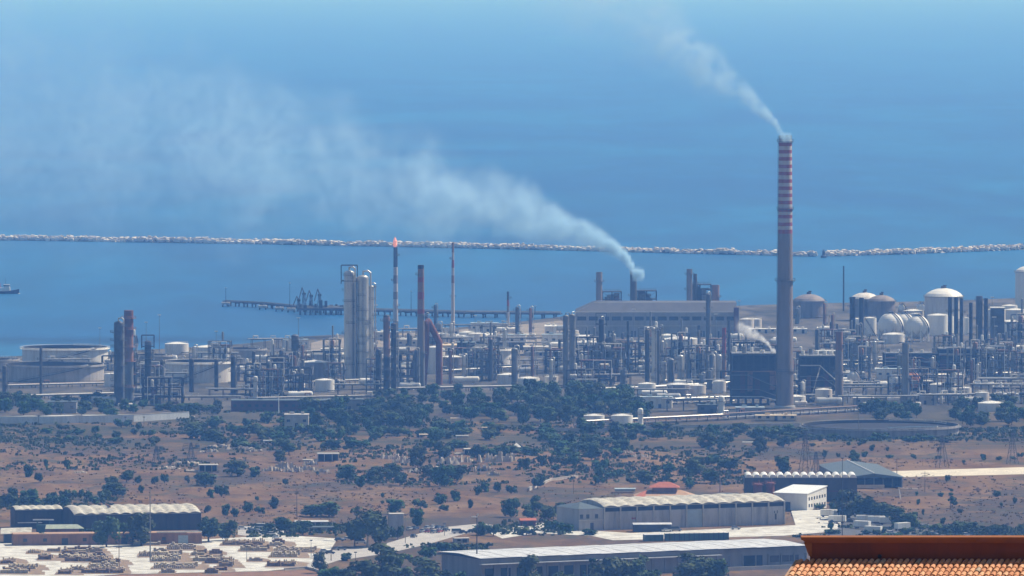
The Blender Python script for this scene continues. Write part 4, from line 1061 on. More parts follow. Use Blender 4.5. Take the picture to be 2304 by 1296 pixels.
def boat(o, s):
    L = 25.0; h = MB(); st = [(-12.5, .7, 2.4), (-11, 3.2, 2.2), (-4, 3.6, 1.9), (4, 3.5, 2.1), (9, 2.4, 2.9), (12.3, .15, 3.6)]
    for x, w, z in st: h.v += [(x, -w * .8, -.6), (x, -w, z), (x, w, z), (x, w * .8, -.6)]
    for i in range(len(st) - 1):
        a, b = i * 4, i * 4 + 4
        for q in range(3): h.f.append([a + q, b + q, b + q + 1, a + q + 1]); h.mi.append(0); h.sm.append(False)
    h.f.append([0, 1, 2, 3]); h.mi.append(0); h.sm.append(False)
    h.build('hull', M['soot_shade'], o)
    w = MB().box(1.5, 0, 2.0, 8, 4.8, 2.6); w.build('deckhouse', M['white'], o)
    b = MB().box(3.0, 0, 4.62, 4.5, 4, 2.3); b.box(3.0, 0, 5.6, 4.56, 4.06, .8, m=1); b.build('wheelhouse', [M['white'], M['glass']], o)
    MB().cyl(-2.5, 0, 4.6, 8, .9, .75, 10).build('funnel', M['red'], o)
    MB().cyl(2.2, 0, 6.9, 12, .14, .08, 6).box(2.2, 0, 9.5, .1, 2.4, .12).build('mast', M['steel'], o)
    MB().box(-8, 0, 2.0, 2, 1.5, 1.3).build('winch', M['steelblue'], o)
    MB().lathe([(.1, -.3), (.9, .1), (.1, .5)], x=12.2, n=8).build('bow_wave', M['white'], o)
at_sea('tugboat', 6, 661, 'small dark tugboat with white wheelhouse entering at the left on open water', 'boat', boat)
# ------------------------------------------------------------------ foreground yards and sheds
def B(name, px, py, deg, lab, cat='building', lm=None, z=0.0):
    """a building whose front left foot stands at a photo pixel; local x runs along its front, local y away"""
    x, y, s = G(px, py); o = thing(name, x, y, z, R(deg), label=lab, cat=cat, lm=lm, px=px + 40, py=py); return o, s
def lobed_roof(L, d, h, bays, rise, lobe, over=.8):
    mb = MB(); nx, ny = bays * 6, 14; g = random.Random(int(L))
    off = [g.uniform(-.12, .12) for _ in range(bays)]
    for j in range(ny + 1):
        y = -over + (d + 2 * over) * j / ny
        for i in range(nx + 1):
            x = L * i / nx; t = (i % 6) / 6.0; b = min(bays - 1, i // 6)
            z = h + rise * math.sin(math.pi * min(max(y / d, 0), 1)) ** .8 + (lobe + off[b]) * math.sin(math.pi * t) ** .75
            if y < 0 or y > d: z -= .25
            mb.v.append((x, y, z))
    w = nx + 1
    for j in range(ny):
        for i in range(nx): mb.f.append([j * w + i, j * w + i + 1, (j + 1) * w + i + 1, (j + 1) * w + i]); mb.mi.append(0); mb.sm.append(True)
    mb.add([(0, -over, h - .35), (L, -over, h - .35), (L, -over, h - .02), (0, -over, h - .02)], [(0, 1, 2, 3)])
    return mb
def gable(mb, d, h, rise, x, m=0, n=8):
    pts = [(x, 0, 0)] + [(x, d * i / n, h - .05 + rise * math.sin(math.pi * i / n) ** .8) for i in range(n + 1)] + [(x, d, 0)]
    return mb.add(pts, [tuple(range(len(pts)))], m)

def central_warehouse():
    o, s = B('ribbed_warehouse', 1358, 1193, 25, 'long pale warehouse with a ribbed tan roof and tall concrete posts', 'warehouse', 'the ribbed pale warehouse')
    L, d, h = 88, 27, 10.2
    w = MB().add([(0, 0, 0), (L, 0, 0), (L, 0, h * .78), (0, 0, h * .78)], [(0, 1, 2, 3)])
    gable(w, d, h, 2.2, L); gable(w, d, h, 2.2, 0); w.add([(L, d, 0), (0, d, 0), (0, d, h), (L, d, h)], [(0, 1, 2, 3)])
    w.build('wall', mat('warehouse_render', (0.44, 0.42, 0.40), .9, 0, .35, .3, streak=.45), o)
    MB().box(L / 2, .25, h * .78, L, .2, h * .22).build('clerestory', M['soot_shade'], o)
    lobed_roof(L, d, h, 13, 2.2, .75).build('roof', M['rooftan'], o)
    for i in range(12):
        MB().box(L * i / 11 + (.25 if i == 0 else -.25 if i == 11 else 0), -.3, 0, .55, .6, h - .4).build('post', M['conc'], o)
    MB().box(L * 5.5 / 11, -.1, 0, L / 11 - .7, .12, h * .74).build('door', M['tarp'], o)
    # faded red and dark emblems on the wall
    e = MB(); e.box(L * 1.72 / 11, -.06, 4.3, .5, .08, .9).box(L * 1.80 / 11, -.06, 4.5, .9, .08, .5).box(L * 1.9 / 11, -.06, 4.2, .4, .08, 1.0); e.build('faded_emblem', M['red'], o)
    e = MB(); e.box(L * 10.45 / 11, -.06, 2.2, .9, .08, 2.6).box(L * 10.38 / 11, -.06, 5.0, .5, .08, 1.0).box(L * 10.55 / 11, -.06, 4.9, .45, .08, 1.3); e.build('dark_emblem', M['steelblue'], o)
    # the office block at its left end
    wl = MB().box(-6, d * .42, 0, 11.6, d * .84, h * .92); wl.build('office_wall', M['greywall'], o)
    rf = MB().add([(-12.3, -.5, h * .93), (-.1, -.5, h * .93), (-.1, d * .86, h * .93), (-12.3, d * .86, h * .93), (-6, d * .42, h + 1.6)], [(0, 1, 4), (1, 2, 4), (2, 3, 4), (3, 0, 4), (3, 2, 1, 0)]); rf.build('office_roof', M['roofgrey'], o)
    for a in (-10.6, -7.6, -3.4):
        MB().box(a, -.03, h * .52, 1.5, .1, 1.8).build('window', M['glass'], o)
    MB().box(-5.6, -.04, 0, 1.6, .1, 3.4).build('office_door', M['steel'], o)
    MB().box(-6, -.2, h * .43, 11.9, .5, .35).build('ledge', M['conc'], o)
central_warehouse()

def left_warehouse():
    o, s = B('ribbed_warehouse', 166, 1197, 14, 'dark-walled warehouse with ribbed tan roof behind trees and block yard', 'warehouse', 'the dark-walled warehouse')
    L, d, h = 56, 30, 7.6
    w = MB().box(L / 2, d / 2, 0, L, d, h - .1); gable(w, d, h, 2.0, 0.01 - .02); gable(w, d, h, 2.0, L + .01)
    w.build('wall', mat('dark_sheet_wall', (0.075, 0.063, 0.05), .8, 0, .3, .4, streak=.3), o)
    lobed_roof(L, d, h, 11, 2.2, .7).build('roof', M['rooftan'], o)
    for i in range(12): MB().box(L * i / 11, -.22, 0, .3, .4, h - .3).build('post', M['steel'], o)
    MB().box(L * .31, d * .4, h + 2.1, .5, 10, 1.1).build('roof_walkway', M['rusty'], o)
    o, s = B('ribbed_annex', 34, 1190, 12, 'low annex with thin ribbed roof left of the dark-walled warehouse', 'shed')
    L, d, h = 21, 14, 8.4
    MB().box(L / 2, d / 2, 0, L, d, h - .1).build('wall', MATS['dark_sheet_wall'], o)
    lobed_roof(L, d, h, 6, .9, .45).build('roof', M['rooftan'], o)
    MB().box(L * .3, -1.2, 2.6, L * .5, 2.4, .25).build('canopy', M['tank'], o)
    MB().box(L * .62, -.04, 0, 3.5, .1, 3.8).build('door', M['soot_shade'], o)
    o, s = B('gantry_frame', 84, 1200, 0, 'green frame with a white top beam before the ribbed annex', 'gantry')
    for a in (0, 5.2): MB().box(a, 0, 0, .5, .5, 5.6).build('post', M['green'], o)
    MB().box(2.6, 0, 5.6, 9, .7, .5).build('beam', M['white'], o); MB().box(3, 1.5, 0, 7, 2, 3.6).build('cabinet', M['green'], o)
    o, s = B('ochre_building', 30, 1228, 8, 'long low ochre building in front of the dark-walled warehouse', 'building', 'the long ochre building')
    L, d, h = 80, 9, 4.6
    MB().box(L / 2, d / 2, 0, L, d, h).build('wall', M['ochre'], o)
    MB().box(L * .46, d / 2, h + .01, L * .92 , d + .6, .35).build('roof', M['rooftan2'], o)
    MB().box(L * .88, -.1, h + .37, L * .24, .4, .5).build('parapet', M['white'], o)
    for i in range(9):
        a = 5 + i * 8.4
        if i in (2, 5): MB().box(a, -.04, 0, 2.6, .1, 3).build('door', M['steel'], o)
        else: MB().box(a, -.04, 1.6, 1.6, .1, 1.4).build('window', M['glass'], o)
    MB().box(L * .9, -.05, .3, 4.2, .1, 3.4).build('gate', M['tarp'], o)
    o, s = B('lean_to_shed', 4, 1222, 6, 'small shed with a sloping tan roof beside the ochre building', 'shed')
    MB().box(5.5, 4, 0, 9, 8, 4.0).build('wall', M['steel'], o)
    MB().add([(-.6, -1, 4.0), (12.5, -1, 4.2), (13.2, 8.5, 6.0), (0, 8.5, 5.8), (-.6, -1, 3.8), (12.5, -1, 4.0), (13.2, 8.5, 5.8), (0, 8.5, 5.6)], [(0, 1, 2, 3), (7, 6, 5, 4), (0, 4, 5, 1), (1, 5, 6, 2), (3, 2, 6, 7), (0, 3, 7, 4)]).build('roof', M['rooftan'], o)
    o, s = B('lean_to_shed', 104, 1212, 8, 'greenish low shed roof behind the ochre building', 'shed')
    MB().box(7, 3, 0, 14, 6, 4.2).build('wall', M['ochre'], o)
    MB().add([(-.5, -.7, 4.22), (16.5, -.7, 4.22), (14, 6.5, 5.6), (.5, 6.5, 5.6)], [(0, 1, 2, 3)]).build('roof', mat('mossy_roof', (.30, .33, .25), .9, 0, .3, .4), o)
left_warehouse()

def bottom_warehouse():
    o, s = B('flat_roof_warehouse', 1082, 1306, 28, 'very long warehouse with a pale flat roof and shaded grey front', 'warehouse', 'the pale flat-roofed warehouse')
    L, d, h = 150, 34, 8.9
    wm = mat('shade_toned_render', (0.26, 0.25, 0.245), .9, 0, .2, .2, streak=.2)  # wall colour kept dark for the shade on the front
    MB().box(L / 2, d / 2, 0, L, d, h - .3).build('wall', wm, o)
    rf = MB(); nx = 25
    for i in range(nx):
        a, b = L * i / nx - (1.0 if i == 0 else 0), L * (i + 1) / nx - .12
        z = .06 * (i % 3)
        rf.add([(a, -1.6, h + z), (b, -1.6, h + z), (b, d / 2, h + .9 + z), (a, d / 2, h + .9 + z)], [(0, 1, 2, 3)])
        rf.add([(a, d / 2, h + .9 + z), (b, d / 2, h + .9 + z), (b, d + 1, h + .4 + z), (a, d + 1, h + .4 + z)], [(0, 1, 2, 3)])
    rf.build('roof', M['roofpale'], o)
    MB().box(L / 2 - .5, d / 2 - .3, h - .29, L + 1, d + 2.4, .2).build('eave', M['soot_shade'], o)  # black eave slab draws the dark strip under the roof
    MB().box(L * .36, -1.7, h - 2.6, L * .73, 3.0, .3).build('canopy', M['roofpale'], o)
    for i in range(7): MB().box(4 + i * 7.2, -.05, 0, 4.4, .12, 4.6).build('door', M['black'], o)
    MB().box(L * .83, -.06, 0, 9.5, .14, 5.6).build('gate', M['black'], o)
    for i in range(3): MB().box(L * .9 + i * 4.6, -.06, 2.6, 4.2, .14, 2.6).build('window', M['glass'], o)
    MB().box(L * .70, -.06, 3.2, 14, .14, 1.4).build('window', M['black'], o)
    for i in range(26): MB().box(L * i / 25.0 + (.3 if i == 0 else -.3 if i == 25 else 0), -.25, 0, .5, .45, h - 2.9).build('post', wm, o)
    MB().box(L * .86, -4.5, 0, L * .25, .5, 1.6).build('front_wall', M['conc'], o)
bottom_warehouse()

def white_building():
    o, s = B('white_building', 1742, 1146, -28, 'white block with a mono-pitch roof and two rows of small end windows', 'building', 'the white windowed block')
    L, d, h, q = 16.5, 20, 7.6, 2.4
    w = MB().add([(0, 0, 0), (L, 0, 0), (L, d, 0), (0, d, 0), (0, 0, h), (L, 0, h), (L, d, h + q), (0, d, h + q)], [(0, 1, 5, 4), (1, 2, 6, 5), (2, 3, 7, 6), (3, 0, 4, 7)])
    w.build('wall', M['white'], o)
    MB().add([(-.5, -.6, h + .03), (L + .3, -.6, h + .03), (L + .3, d + .4, h + q + .06), (-.5, d + .4, h + q + .06), (-.5, -.6, h - .3), (L + .3, -.6, h - .3), (L + .3, d + .4, h + q - .3), (-.5, d + .4, h + q - .3)],
             [(0, 1, 2, 3), (0, 4, 5, 1), (1, 5, 6, 2), (2, 6, 7, 3), (3, 7, 4, 0)]).build('roof', mat('white_sheet_roof', (.78, .78, .74), .5, 0, .1), o)
    for r_, zz in ((0, 1.4), (1, 4.4)):
        for i in range(7):
            MB().box(L + .03, 2 + i * 2.7, zz + (i * .1 if r_ else 0), .08, 1.2, 1.4).build('window', M['glass'], o)
    MB().box(L * .4, -.04, 0, 3, .1, 3.6).build('door', M['steel'], o)
white_building()
for px, yt, w, lab in ((1705, 1088, 20, 'left of two rusty brick silos before the scalloped shed'), (1733, 1085, 19, 'right of two rusty brick silos, touching the white windowed block')):
    x, y, s = G(px, 1128); h = (1128 - yt) / s; r = w / 2 / s
    o = thing('brick_silo', x, y, label=lab, cat='silo'); m = MB().lathe([(r, 0), (r, h * .97), (r * .8, h)], n=16, cap1=True); m.build('body', M['brick'], o)
    MB().cyl(r * .2, 0, h, h + 1.6, .35, n=8).build('vent', M['rust'], o); ring(MB(), r, h * .93, .7, n=10).build('platform', M['rust'], o)

def scalloped():
    o, s = B('scalloped_shed', 1676, 1122, 0, 'dark shed topped by a row of white barrel vaults', 'shed', 'the scalloped shed')
    L, d, h, n = 51.5, 20, 9.6, 14
    MB().box(L / 2, d / 2, 0, L, d, h).build('wall', MATS['dark_sheet_wall'], o)
    b = L / n
    for i in range(n):
        v = MB(); k = 8; q = b * .44; cx = (i + .5) * b
        arc = [(cx - q * math.cos(math.pi * j / k), q * .95 * math.sin(math.pi * j / k)) for j in range(k + 1)]
        vs = [(a, -.4, h + z + .02) for a, z in arc] + [(a, d, h + z + .02) for a, z in arc]
        v.add(vs, [(j, j + 1, k + 2 + j, k + 1 + j) for j in range(k)], 0, True); v.add(vs[:k + 1], [tuple(range(k + 1))])
        v.build('vault', M['white'], o)
    MB().box(L * .62, -.04, 0, 7, .1, 6).build('door', M['steel'], o)
    MB().box(L * .8, -.08, 3.2, 14, .14, .5).build('band', M['maroon'], o)
scalloped()
def hangar():
    o, s = B('grey_hangar', 1902, 1098, 5, 'broad hangar with a low grey pitched roof and dark open front', 'hangar', 'the grey-roofed hangar')
    x0, x1 = 0.0, 27.0; d, h, q = 96, 4.9, 1.9; mid = 13.5
    w = MB().box(x0 + .2, d / 2, 0, .4, d, h).box(x1 - .2, d / 2, 0, .4, d, h).box((x0 + x1) / 2, d - .2, 0, x1 - x0 - .9, .4, h); w.build('wall', M['greywall'], o)
    rf = MB().add([(x0 - 1, -1.5, h), (mid, -1.5, h + q), (x1 + 1, -1.5, h), (x0 - 1, d + 1, h), (mid, d + 1, h + q), (x1 + 1, d + 1, h)], [(0, 1, 4, 3), (1, 2, 5, 4), (0, 2, 1)]); rf.build('roof', M['roofgrey'], o)
    MB().tube((mid, -1.5, h + q + .1), (mid, d + 1, h + q + .1), .3, 6).build('ridge_cap', M['white'], o)
    for i in range(7): MB().box(x0 + .5 + (x1 - x0 - 1) * i / 6, 0, 0, .4, .4, h - .05).build('post', M['grey'], o)
    MB().box(12, 6, 0, 22, .5, 3.6).build('inner_wall', M['soot_shade'], o)  # inner wall coloured black for the darkness behind the open front
    MB().box(8, -3, 0, 20, .4, 1.6).build('front_wall', M['sand'], o)
hangar()
x, y, s = G(2026, 1124); o = thing('signal_post', x, y, label='white leaning post at the front corner of the grey-roofed hangar', cat='post')
MB().tube((0, 0, 0), (-.9, 0, 5.6), .3, 8, .2).build('pole', M['white'], o); MB().tube((-.9, 0, 5.4), (8, 0, 4.9), .1, 6).build('barrier_arm', M['white'], o)

def pavilion():
    x, y, s = G(1495, 1128); o = thing('hip_roof_pavilion', x, y, label='two-tier pavilion with red and tan hipped tile roofs', cat='pavilion', lm='the red hip-roofed pavilion')
    def hip(w, d, z, rise, ridge, m, name):
        a, b, r_ = w / 2, d / 2, ridge / 2
        MB().add([(-a, -b, z), (a, -b, z), (a, b, z), (-a, b, z), (-r_, 0, z + rise), (r_, 0, z + rise)], [(0, 1, 5, 4), (1, 2, 5), (2, 3, 4, 5), (3, 0, 4), (3, 2, 1, 0)]).build(name, M[m], o)
    MB().box(0, 0, 0, 24, 17, 2.6).build('wall', M['sand'], o)
    hip(28, 21, 2.61, 2.6, 15, 'rooftan2', 'lower_roof')
    MB().box(0, 0, 4.0, 11, 7, 2.6).build('upper_wall', M['ochre'], o)
    hip(14, 10, 6.61, 2.3, 5, 'roofred', 'upper_roof')
    MB().add([(-14, -10.52, 2.7), (-9, -10.52, 2.7), (-8, -2, 5.15), (-10, -1, 4.6)], [(0, 1, 2, 3)]).build('roof_patch', M['roofred'], o)
    for i in range(5): MB().box(-9 + i * 4.5, -8.54, .8, 2, .1, 1.3).build('window', M['glass'], o)
pavilion()
def hut(px, py, w, h, d, wm, rm, name, lab, cat, rise=.9, deg=8, lm=None, door=True):
    x, y, s = G(px, py); W, H = w / s, h / s
    o = thing(name, x, y + d / 2, 0, R(deg), label=lab, cat=cat, lm=lm)
    MB().box(0, 0, 0, W, d, H).build('wall', M[wm], o)
    a, b = W / 2 + .4, d / 2 + .5
    MB().add([(-a, -b, H + .02), (a, -b, H + .02), (a, 0, H + rise), (-a, 0, H + rise), (a, b, H + .02), (-a, b, H + .02)], [(0, 1, 2, 3), (3, 2, 4, 5), (1, 4, 2), (5, 0, 3)]).build('roof', M[rm], o)
    if door:
        MB().box(W * .2, -d / 2 - .03, 0, min(1.8, W * .3), .08, H * .8).build('door', M['steel'], o)
        MB().box(-W * .22, -d / 2 - .03, H * .4, min(1.5, W * .3), .08, H * .35).build('window', M['glass'], o)
    return o
hut(1187, 1184, 34, 13, 5, 'maroon', 'roofred', 'red_hut', 'little hut with a bright red roof by the white yard', 'hut', lm='the red-roofed hut')
hut(1467, 1197, 84, 17, 6, 'steel', 'roofpale', 'yard_shed', 'dark shed with a pale roof in front of the ribbed pale warehouse', 'shed', .6, 5, lm='the pale-roofed yard shed')
hut(700, 1182, 72, 8, 8, 'greywall', 'roofpale', 'low_shed', 'low white-roofed shed among trees by the parking', 'shed', .4, 4, lm='the low white-roofed shed')
hut(730, 1194, 60, 8, 6, 'greywall', 'roofgrey', 'low_shed', 'dull shed in front of the low white-roofed shed', 'shed', .3, 4)
hut(890, 1206, 30, 50, 6, 'greywall', 'conc', 'concrete_tower', 'plain grey concrete block tower beside the parked cars', 'tower', .2, 12, lm='the grey concrete block', door=False)
hut(1037, 1221, 32, 10, 4, 'greywall', 'conc', 'kiosk', 'small grey kiosk by the road, near the tall dark lamp mast', 'kiosk', .15, 14)
hut(1406, 1106, 44, 6, 6, 'tarp', 'tarp', 'blue_shed', 'small shed left of the red hip-roofed pavilion', 'shed', .3, 4, door=False)
hut(1640, 1118, 40, 7, 6, 'tarp', 'roofgrey', 'blue_shed', 'bluish-grey roof between pavilion and scalloped shed', 'shed', .3, 4, door=False)
hut(1470, 1218, 42, 15, 5, 'green', 'roofpale', 'green_container', 'open green container with a white top edge by the long warehouse', 'container', .1, 12, door=False, lm='the green container')
def hedge():
    x, y, s = G(1567, 1217); o = thing('green_fence', x, y, 0, R(12), label='long green screened fence right of the green container', cat='fence')
    L = 148 / s; MB().box(0, 0, .1, L, .25, 3.2).build('panel', M['green'], o)
    for i in range(14): MB().box(-L / 2 + L * i / 13, -.25, 0, .25, .2, 3.5).build('post', M['steel'], o)
hedge()
def ruin(px, py, w, h, lab, lm=None, wide=True):
    x, y, s = G(px, py); W, H = w / s, h / s; o = thing('ruined_shelter', x, y + 3, gz(x, y) , label=lab, cat='ruin', lm=lm)
    MB().box(0, 0, H - .4, W + .8, 7, .45).build('roof_slab', M['conc'], o)
    for a in (-W / 2, -W * .18, W * .2, W / 2):
        for b in (-3, 3): MB().box(a, b, -.6, .3, .3, H + .2).build('post', M['conc'], o)
    MB().box(0, 3.1, 0, W, .3, H - .42).build('back_wall', M['soot_shade'], o)  # back wall coloured black for the dark opening
    MB().box(-W * .9, 0, -.6, W * .7, 5, 1.5).build('rubble_wall', M['rock'], o)
ruin(738, 1036, 46, 18, 'roofless-looking shelter with a black open front in the scrub', 'the black-fronted ruin')
ruin(468, 1060, 40, 17, 'pale-framed ruin beside scrub at the left field', 'the pale-framed ruin')
ruin(1060, 1020, 30, 14, 'small ruin with a dark doorway above the pale quarry rocks')

# --- low walls, slabs, white bits
def wall_run(name, pts, h, t, m, lab, cat='wall', lm=None):
    P = [G(*p) for p in pts]; x0, y0, _ = P[0]; o = thing(name, x0, y0, 0, label=lab, cat=cat, lm=lm, px=sum(p[0] for p in pts) / len(pts), py=sum(p[1] for p in pts) / len(pts))
    mb, cp = MB(), MB()
    for a, b in zip(P, P[1:]):
        L = math.hypot(b[0] - a[0], b[1] - a[1]); rz = math.atan2(b[1] - a[1], b[0] - a[0])
        mb.box((a[0] + b[0]) / 2 - x0, (a[1] + b[1]) / 2 - y0, -1.5, L, t, h + 1.5, rz); cp.box((a[0] + b[0]) / 2 - x0, (a[1] + b[1]) / 2 - y0, h + .01, L, t + .2, .15, rz)
    mb.build('wall', m, o); cp.build('coping', M['conc'], o)
wall_run('boundary_wall', [(-40, 952), (120, 952), (300, 948), (425, 941)], 3.5, .5, M['tarp2'], 'long pale boundary wall along the left works fence', lm='the long pale wall')
wall_run('boundary_wall', [(1180, 967), (1310, 969), (1560, 961), (1800, 957)], 1.2, .4, M['conc'], 'low pale wall along the road below the squat tank pair')
wall_run('boundary_wall', [(1190, 1102), (1240, 1082), (1300, 1074)], 1.0, .6, M['rock'], 'short bright field wall climbing behind the left end of the ribbed warehouse')
wall_run('boundary_wall', [(640, 1284), (690, 1280), (760, 1300)], .9, .4, M['conc'], 'low kerb wall at the corner of the block yard')
for px, py, w, d, m, lab in ((1040, 988, 30, 3, 'white', 'white flat slab roof amid the scrub belt'), (612, 994, 40, 3, 'white', 'narrow white slab above the brown field'), (1095, 966, 22, 4, 'sand', 'sandy slab beside the wood'), (960, 984, 34, 6, 'sand', 'sandy spoil slab in the scrub belt'),
                             (1030, 947, 34, 5, 'sand', 'pale sandy patch slab along the track under the wood'), (920, 941, 26, 4, 'sand', 'pale slab near bushes under the maroon shed'), (1980, 938, 24, 4, 'white', 'white plank-like slab behind the broad low tank'), (2210, 920, 26, 5, 'white', 'gleaming white slab among trees at the far right'), (1690, 1000, 40, 3, 'white', 'thin white slab in the right scrub')):
    x, y, s = G(px, py); o = thing('roof_slab', x, y, gz(x, y), label=lab, cat='slab'); MB().box(0, 0, 1.6, w / s, d, .35).build('slab', M[m], o)
    for a in (-.45, .45):
        for b in (-.4, .4): MB().box(a * w / s, b * d, -1, .3, .3, 2.6).build('post', M['conc'], o)
def tent():
    x, y, s = G(1162, 1012); o = thing('white_tent', x, y, gz(x, y), label='little peaked white canopy above the quarry rocks', cat='tent')
    MB().add([(-2.2, -2.2, 2.4), (2.2, -2.2, 2.4), (2.2, 2.2, 2.4), (-2.2, 2.2, 2.4), (0, 0, 4.4)], [(0, 1, 4), (1, 2, 4), (2, 3, 4), (3, 0, 4)]).build('canopy', M['white'], o)
    for a in (-2, 2):
        for b in (-2, 2): MB().cyl(a, b, -.5, 2.4, .1, n=6).build('pole', M['grey'], o)
tent()

# --- cars
def car_proto(kind_='car'):
    o = thing('parked_car' if kind_ == 'car' else 'parked_van', 0, 0)
    L, w = (4.3, 1.75) if kind_ == 'car' else (5.2, 1.95)
    top = 1.45 if kind_ == 'car' else 2.1
    prof = [(-L / 2, .35), (-L / 2, .85), (-L * .32, .95), (L * .27, .95), (L / 2, .8), (L / 2, .35)] if kind_ == 'car' else [(-L / 2, .35), (-L / 2, 1.2), (L * .32, 1.2), (L / 2, .95), (L / 2, .35)]
    cab = [(-L * .42, .95), (-L * .30, top), (L * .08, top), (L * .25, .95)] if kind_ == 'car' else [(-L / 2, 1.2), (-L * .49, top), (L * .2, top), (L * .34, 1.2)]
    def sweep(pr, ww, inset=0.0):
        n = len(pr); mb = MB(); vs = [(a, -ww / 2 + (inset if z > 1.3 else 0), z) for a, z in pr] + [(a, ww / 2 - (inset if z > 1.3 else 0), z) for a, z in pr]
        return mb.add(vs, [(i, (i + 1) % n, n + (i + 1) % n, n + i) for i in range(n)] + [tuple(range(n)), tuple(range(2 * n - 1, n - 1, -1))])
    body = sweep(prof, w); bo = body.build('body', CARP[0], o)
    sweep(cab, w * .92, .16).build('cabin', M['glass'], o)
    MB().box((cab[1][0] + cab[2][0]) / 2, 0, top, cab[2][0] - cab[1][0], w * .72, .06).build('roof', CARP[0], o)
    for a in (-L * .31, L * .31):
        for b in (-w / 2 + .06, w / 2 - .06): MB().tube((a, b - .1, .33), (a, b + .1, .33), .33, 12).build('wheel', M['rubber'], o)
    return o
CARP = [mat('car_paint_white', (.75, .75, .73), .25, 0, .05, spec=.5)]
PAINT = {c: mat('car_paint_' + c, v, .25, .1, .05, spec=.5) for c, v in dict(white=(.75, .75, .73), silver=(.42, .44, .46), blue=(.05, .09, .17), dark=(.035, .035, .04), red=(.28, .025, .03), grey=(.16, .17, .18)).items()}
def car(px, py, deg, colr, desc_kind='car', label=None):
    x, y, s = G(px, py)
    if desc_kind not in CARPROT: CARPROT[desc_kind] = car_proto(desc_kind); r_ = CARPROT[desc_kind]; r_.location = (x, y, .16); r_.rotation_euler = (0, 0, R(deg)); tag(r_, cat='car' if desc_kind == 'car' else 'van', group='vehicles parked in the yards', label=label, px=px, py=py)
    else: r_ = dup(CARPROT[desc_kind], x, y, .16, R(deg), 1.0, cat='car' if desc_kind == 'car' else 'van', group='vehicles parked in the yards', label=label, px=px, py=py)
    for c in r_.children:
        if c.name.startswith(('body', 'roof')):
            c.data = c.data.copy(); c.data.materials[0] = PAINT[colr]
    if not label: PEND.append((r_, colr + ' ' + ('parked car' if desc_kind == 'car' else 'van'), px, py))
CARPROT = {}
for a in [(568, 1197, -20, 'silver'), (582, 1199, -20, 'white'), (600, 1203, -24, 'blue'), (612, 1205, -20, 'white'), (620, 1213, -70, 'silver'), (764, 1218, -15, 'blue'), (784, 1216, -10, 'white'), (768, 1239, 12, 'grey'), (742, 1247, 10, 'dark'), (730, 1244, 6, 'silver'),
          (922, 1193, 60, 'silver'), (934, 1192, 62, 'blue'), (952, 1198, 62, 'silver'), (964, 1199, 60, 'red'), (976, 1200, 62, 'grey'), (988, 1199, 62, 'red'), (962, 1191, 60, 'silver'), (975, 1190, 64, 'white'), (987, 1190, 60, 'blue'), (1000, 1191, 62, 'grey'),
          (1004, 1196, 62, 'dark'), (931, 1210, 70, 'dark'), (880, 1209, 10, 'white'), (1042, 1201, 20, 'dark'), (1062, 1199, 15, 'blue'), (1090, 1197, 8, 'silver'), (1104, 1190, 5, 'white'), (545, 1192, 0, 'white'), (1500, 1197, 15, 'white'), (1655, 1192, 10, 'silver'), (1875, 1178, 30, 'blue'), (2005, 1203, 10, 'white'), (2100, 1205, -15, 'silver'), (2175, 1207, 20, 'white')]: car(*a)
for a in [(590, 1190, -10, 'white', 'van'), (1030, 1201, 16, 'silver', 'van'), (1520, 1196, 12, 'grey', 'van'), (812, 1224, 5, 'white', 'van')]: car(*a)

# --- white crates and trailers at the right yard
def trailer_proto():
    o = thing('white_container', 0, 0)
    b = MB().box(0, 0, .9, 7.5, 2.4, 2.5)
    for i in range(12): b.box(-3.5 + i * .64, -1.23, .95, .2, .08, 2.4)
    b.build('box', M['white'], o)
    MB().box(0, 0, .55, 7.2, 1.6, .34).build('chassis', M['steel'], o)
    for q in (-2.6, 2.2):
        for e in (-1, 1): MB().tube((q, e * 1.0 - .12, .45), (q, e * 1.0 + .12, .45), .45, 10).build('wheel', M['rubber'], o)
    return o
tp = None
for px, py, deg in ((1865, 1164, 2), (1890, 1166, 24), (1884, 1178, -12), (1946, 1177, 2), (1972, 1179, 3), (1998, 1181, 0), (1940, 1190, -32), (2030, 1194, 40), (1965, 1202, -25)):
    x, y, s = G(px, py)
    if tp is None: tp = trailer_proto(); t_ = tp; t_.location = (x, y, .1); t_.rotation_euler = (0, 0, R(deg)); tag(t_, cat='container', group='white containers in the right yard', desc='white boxy container', px=px, py=py)
    else: dup(tp, x, y, .1, R(deg), cat='container', group='white containers in the right yard', desc='white boxy container', px=px, py=py)

# --- pallets of blocks in the storage yard
M_dirt = mat('yard_dirt', (.27, .19, .12), .95, 0, .4, .3)
YROWS = [(62, 105, 1244, 2), (106, 136, 1241, 0), (138, 240, 1243, 0), (208, 248, 1252, 1), (132, 206, 1255, 0), (85, 140, 1259, 1), (145, 255, 1263, 1), (205, 290, 1268, 1), (0, 58, 1268, 1), (18, 102, 1280, 2), (158, 196, 1282, 2), (198, 286, 1279, 2), (130, 178, 1291, 1), (182, 290, 1289, 1), (0, 95, 1290, 0),
         (300, 380, 1226, 0), (375, 457, 1236, 2), (345, 378, 1242, 0), (312, 425, 1252, 2), (430, 480, 1249, 0), (340, 432, 1263, 2), (434, 520, 1262, 0), (345, 470, 1279, 2), (480, 522, 1283, 1), (362, 392, 1289, 0),
         (500, 602, 1226, 1), (606, 662, 1228, 0), (540, 612, 1239, 0), (615, 722, 1242, 2), (608, 690, 1253, 2), (470, 505, 1246, 1), (460, 535, 1267, 1), (492, 542, 1275, 1), (600, 694, 1274, 1), (560, 600, 1262, 0), (460, 490, 1290, 1)]
YROWS += [(a + 5, b - 4, py - 4.4, (t + 1) % 3) for a, b, py, t in list(YROWS) if b - a > 45]
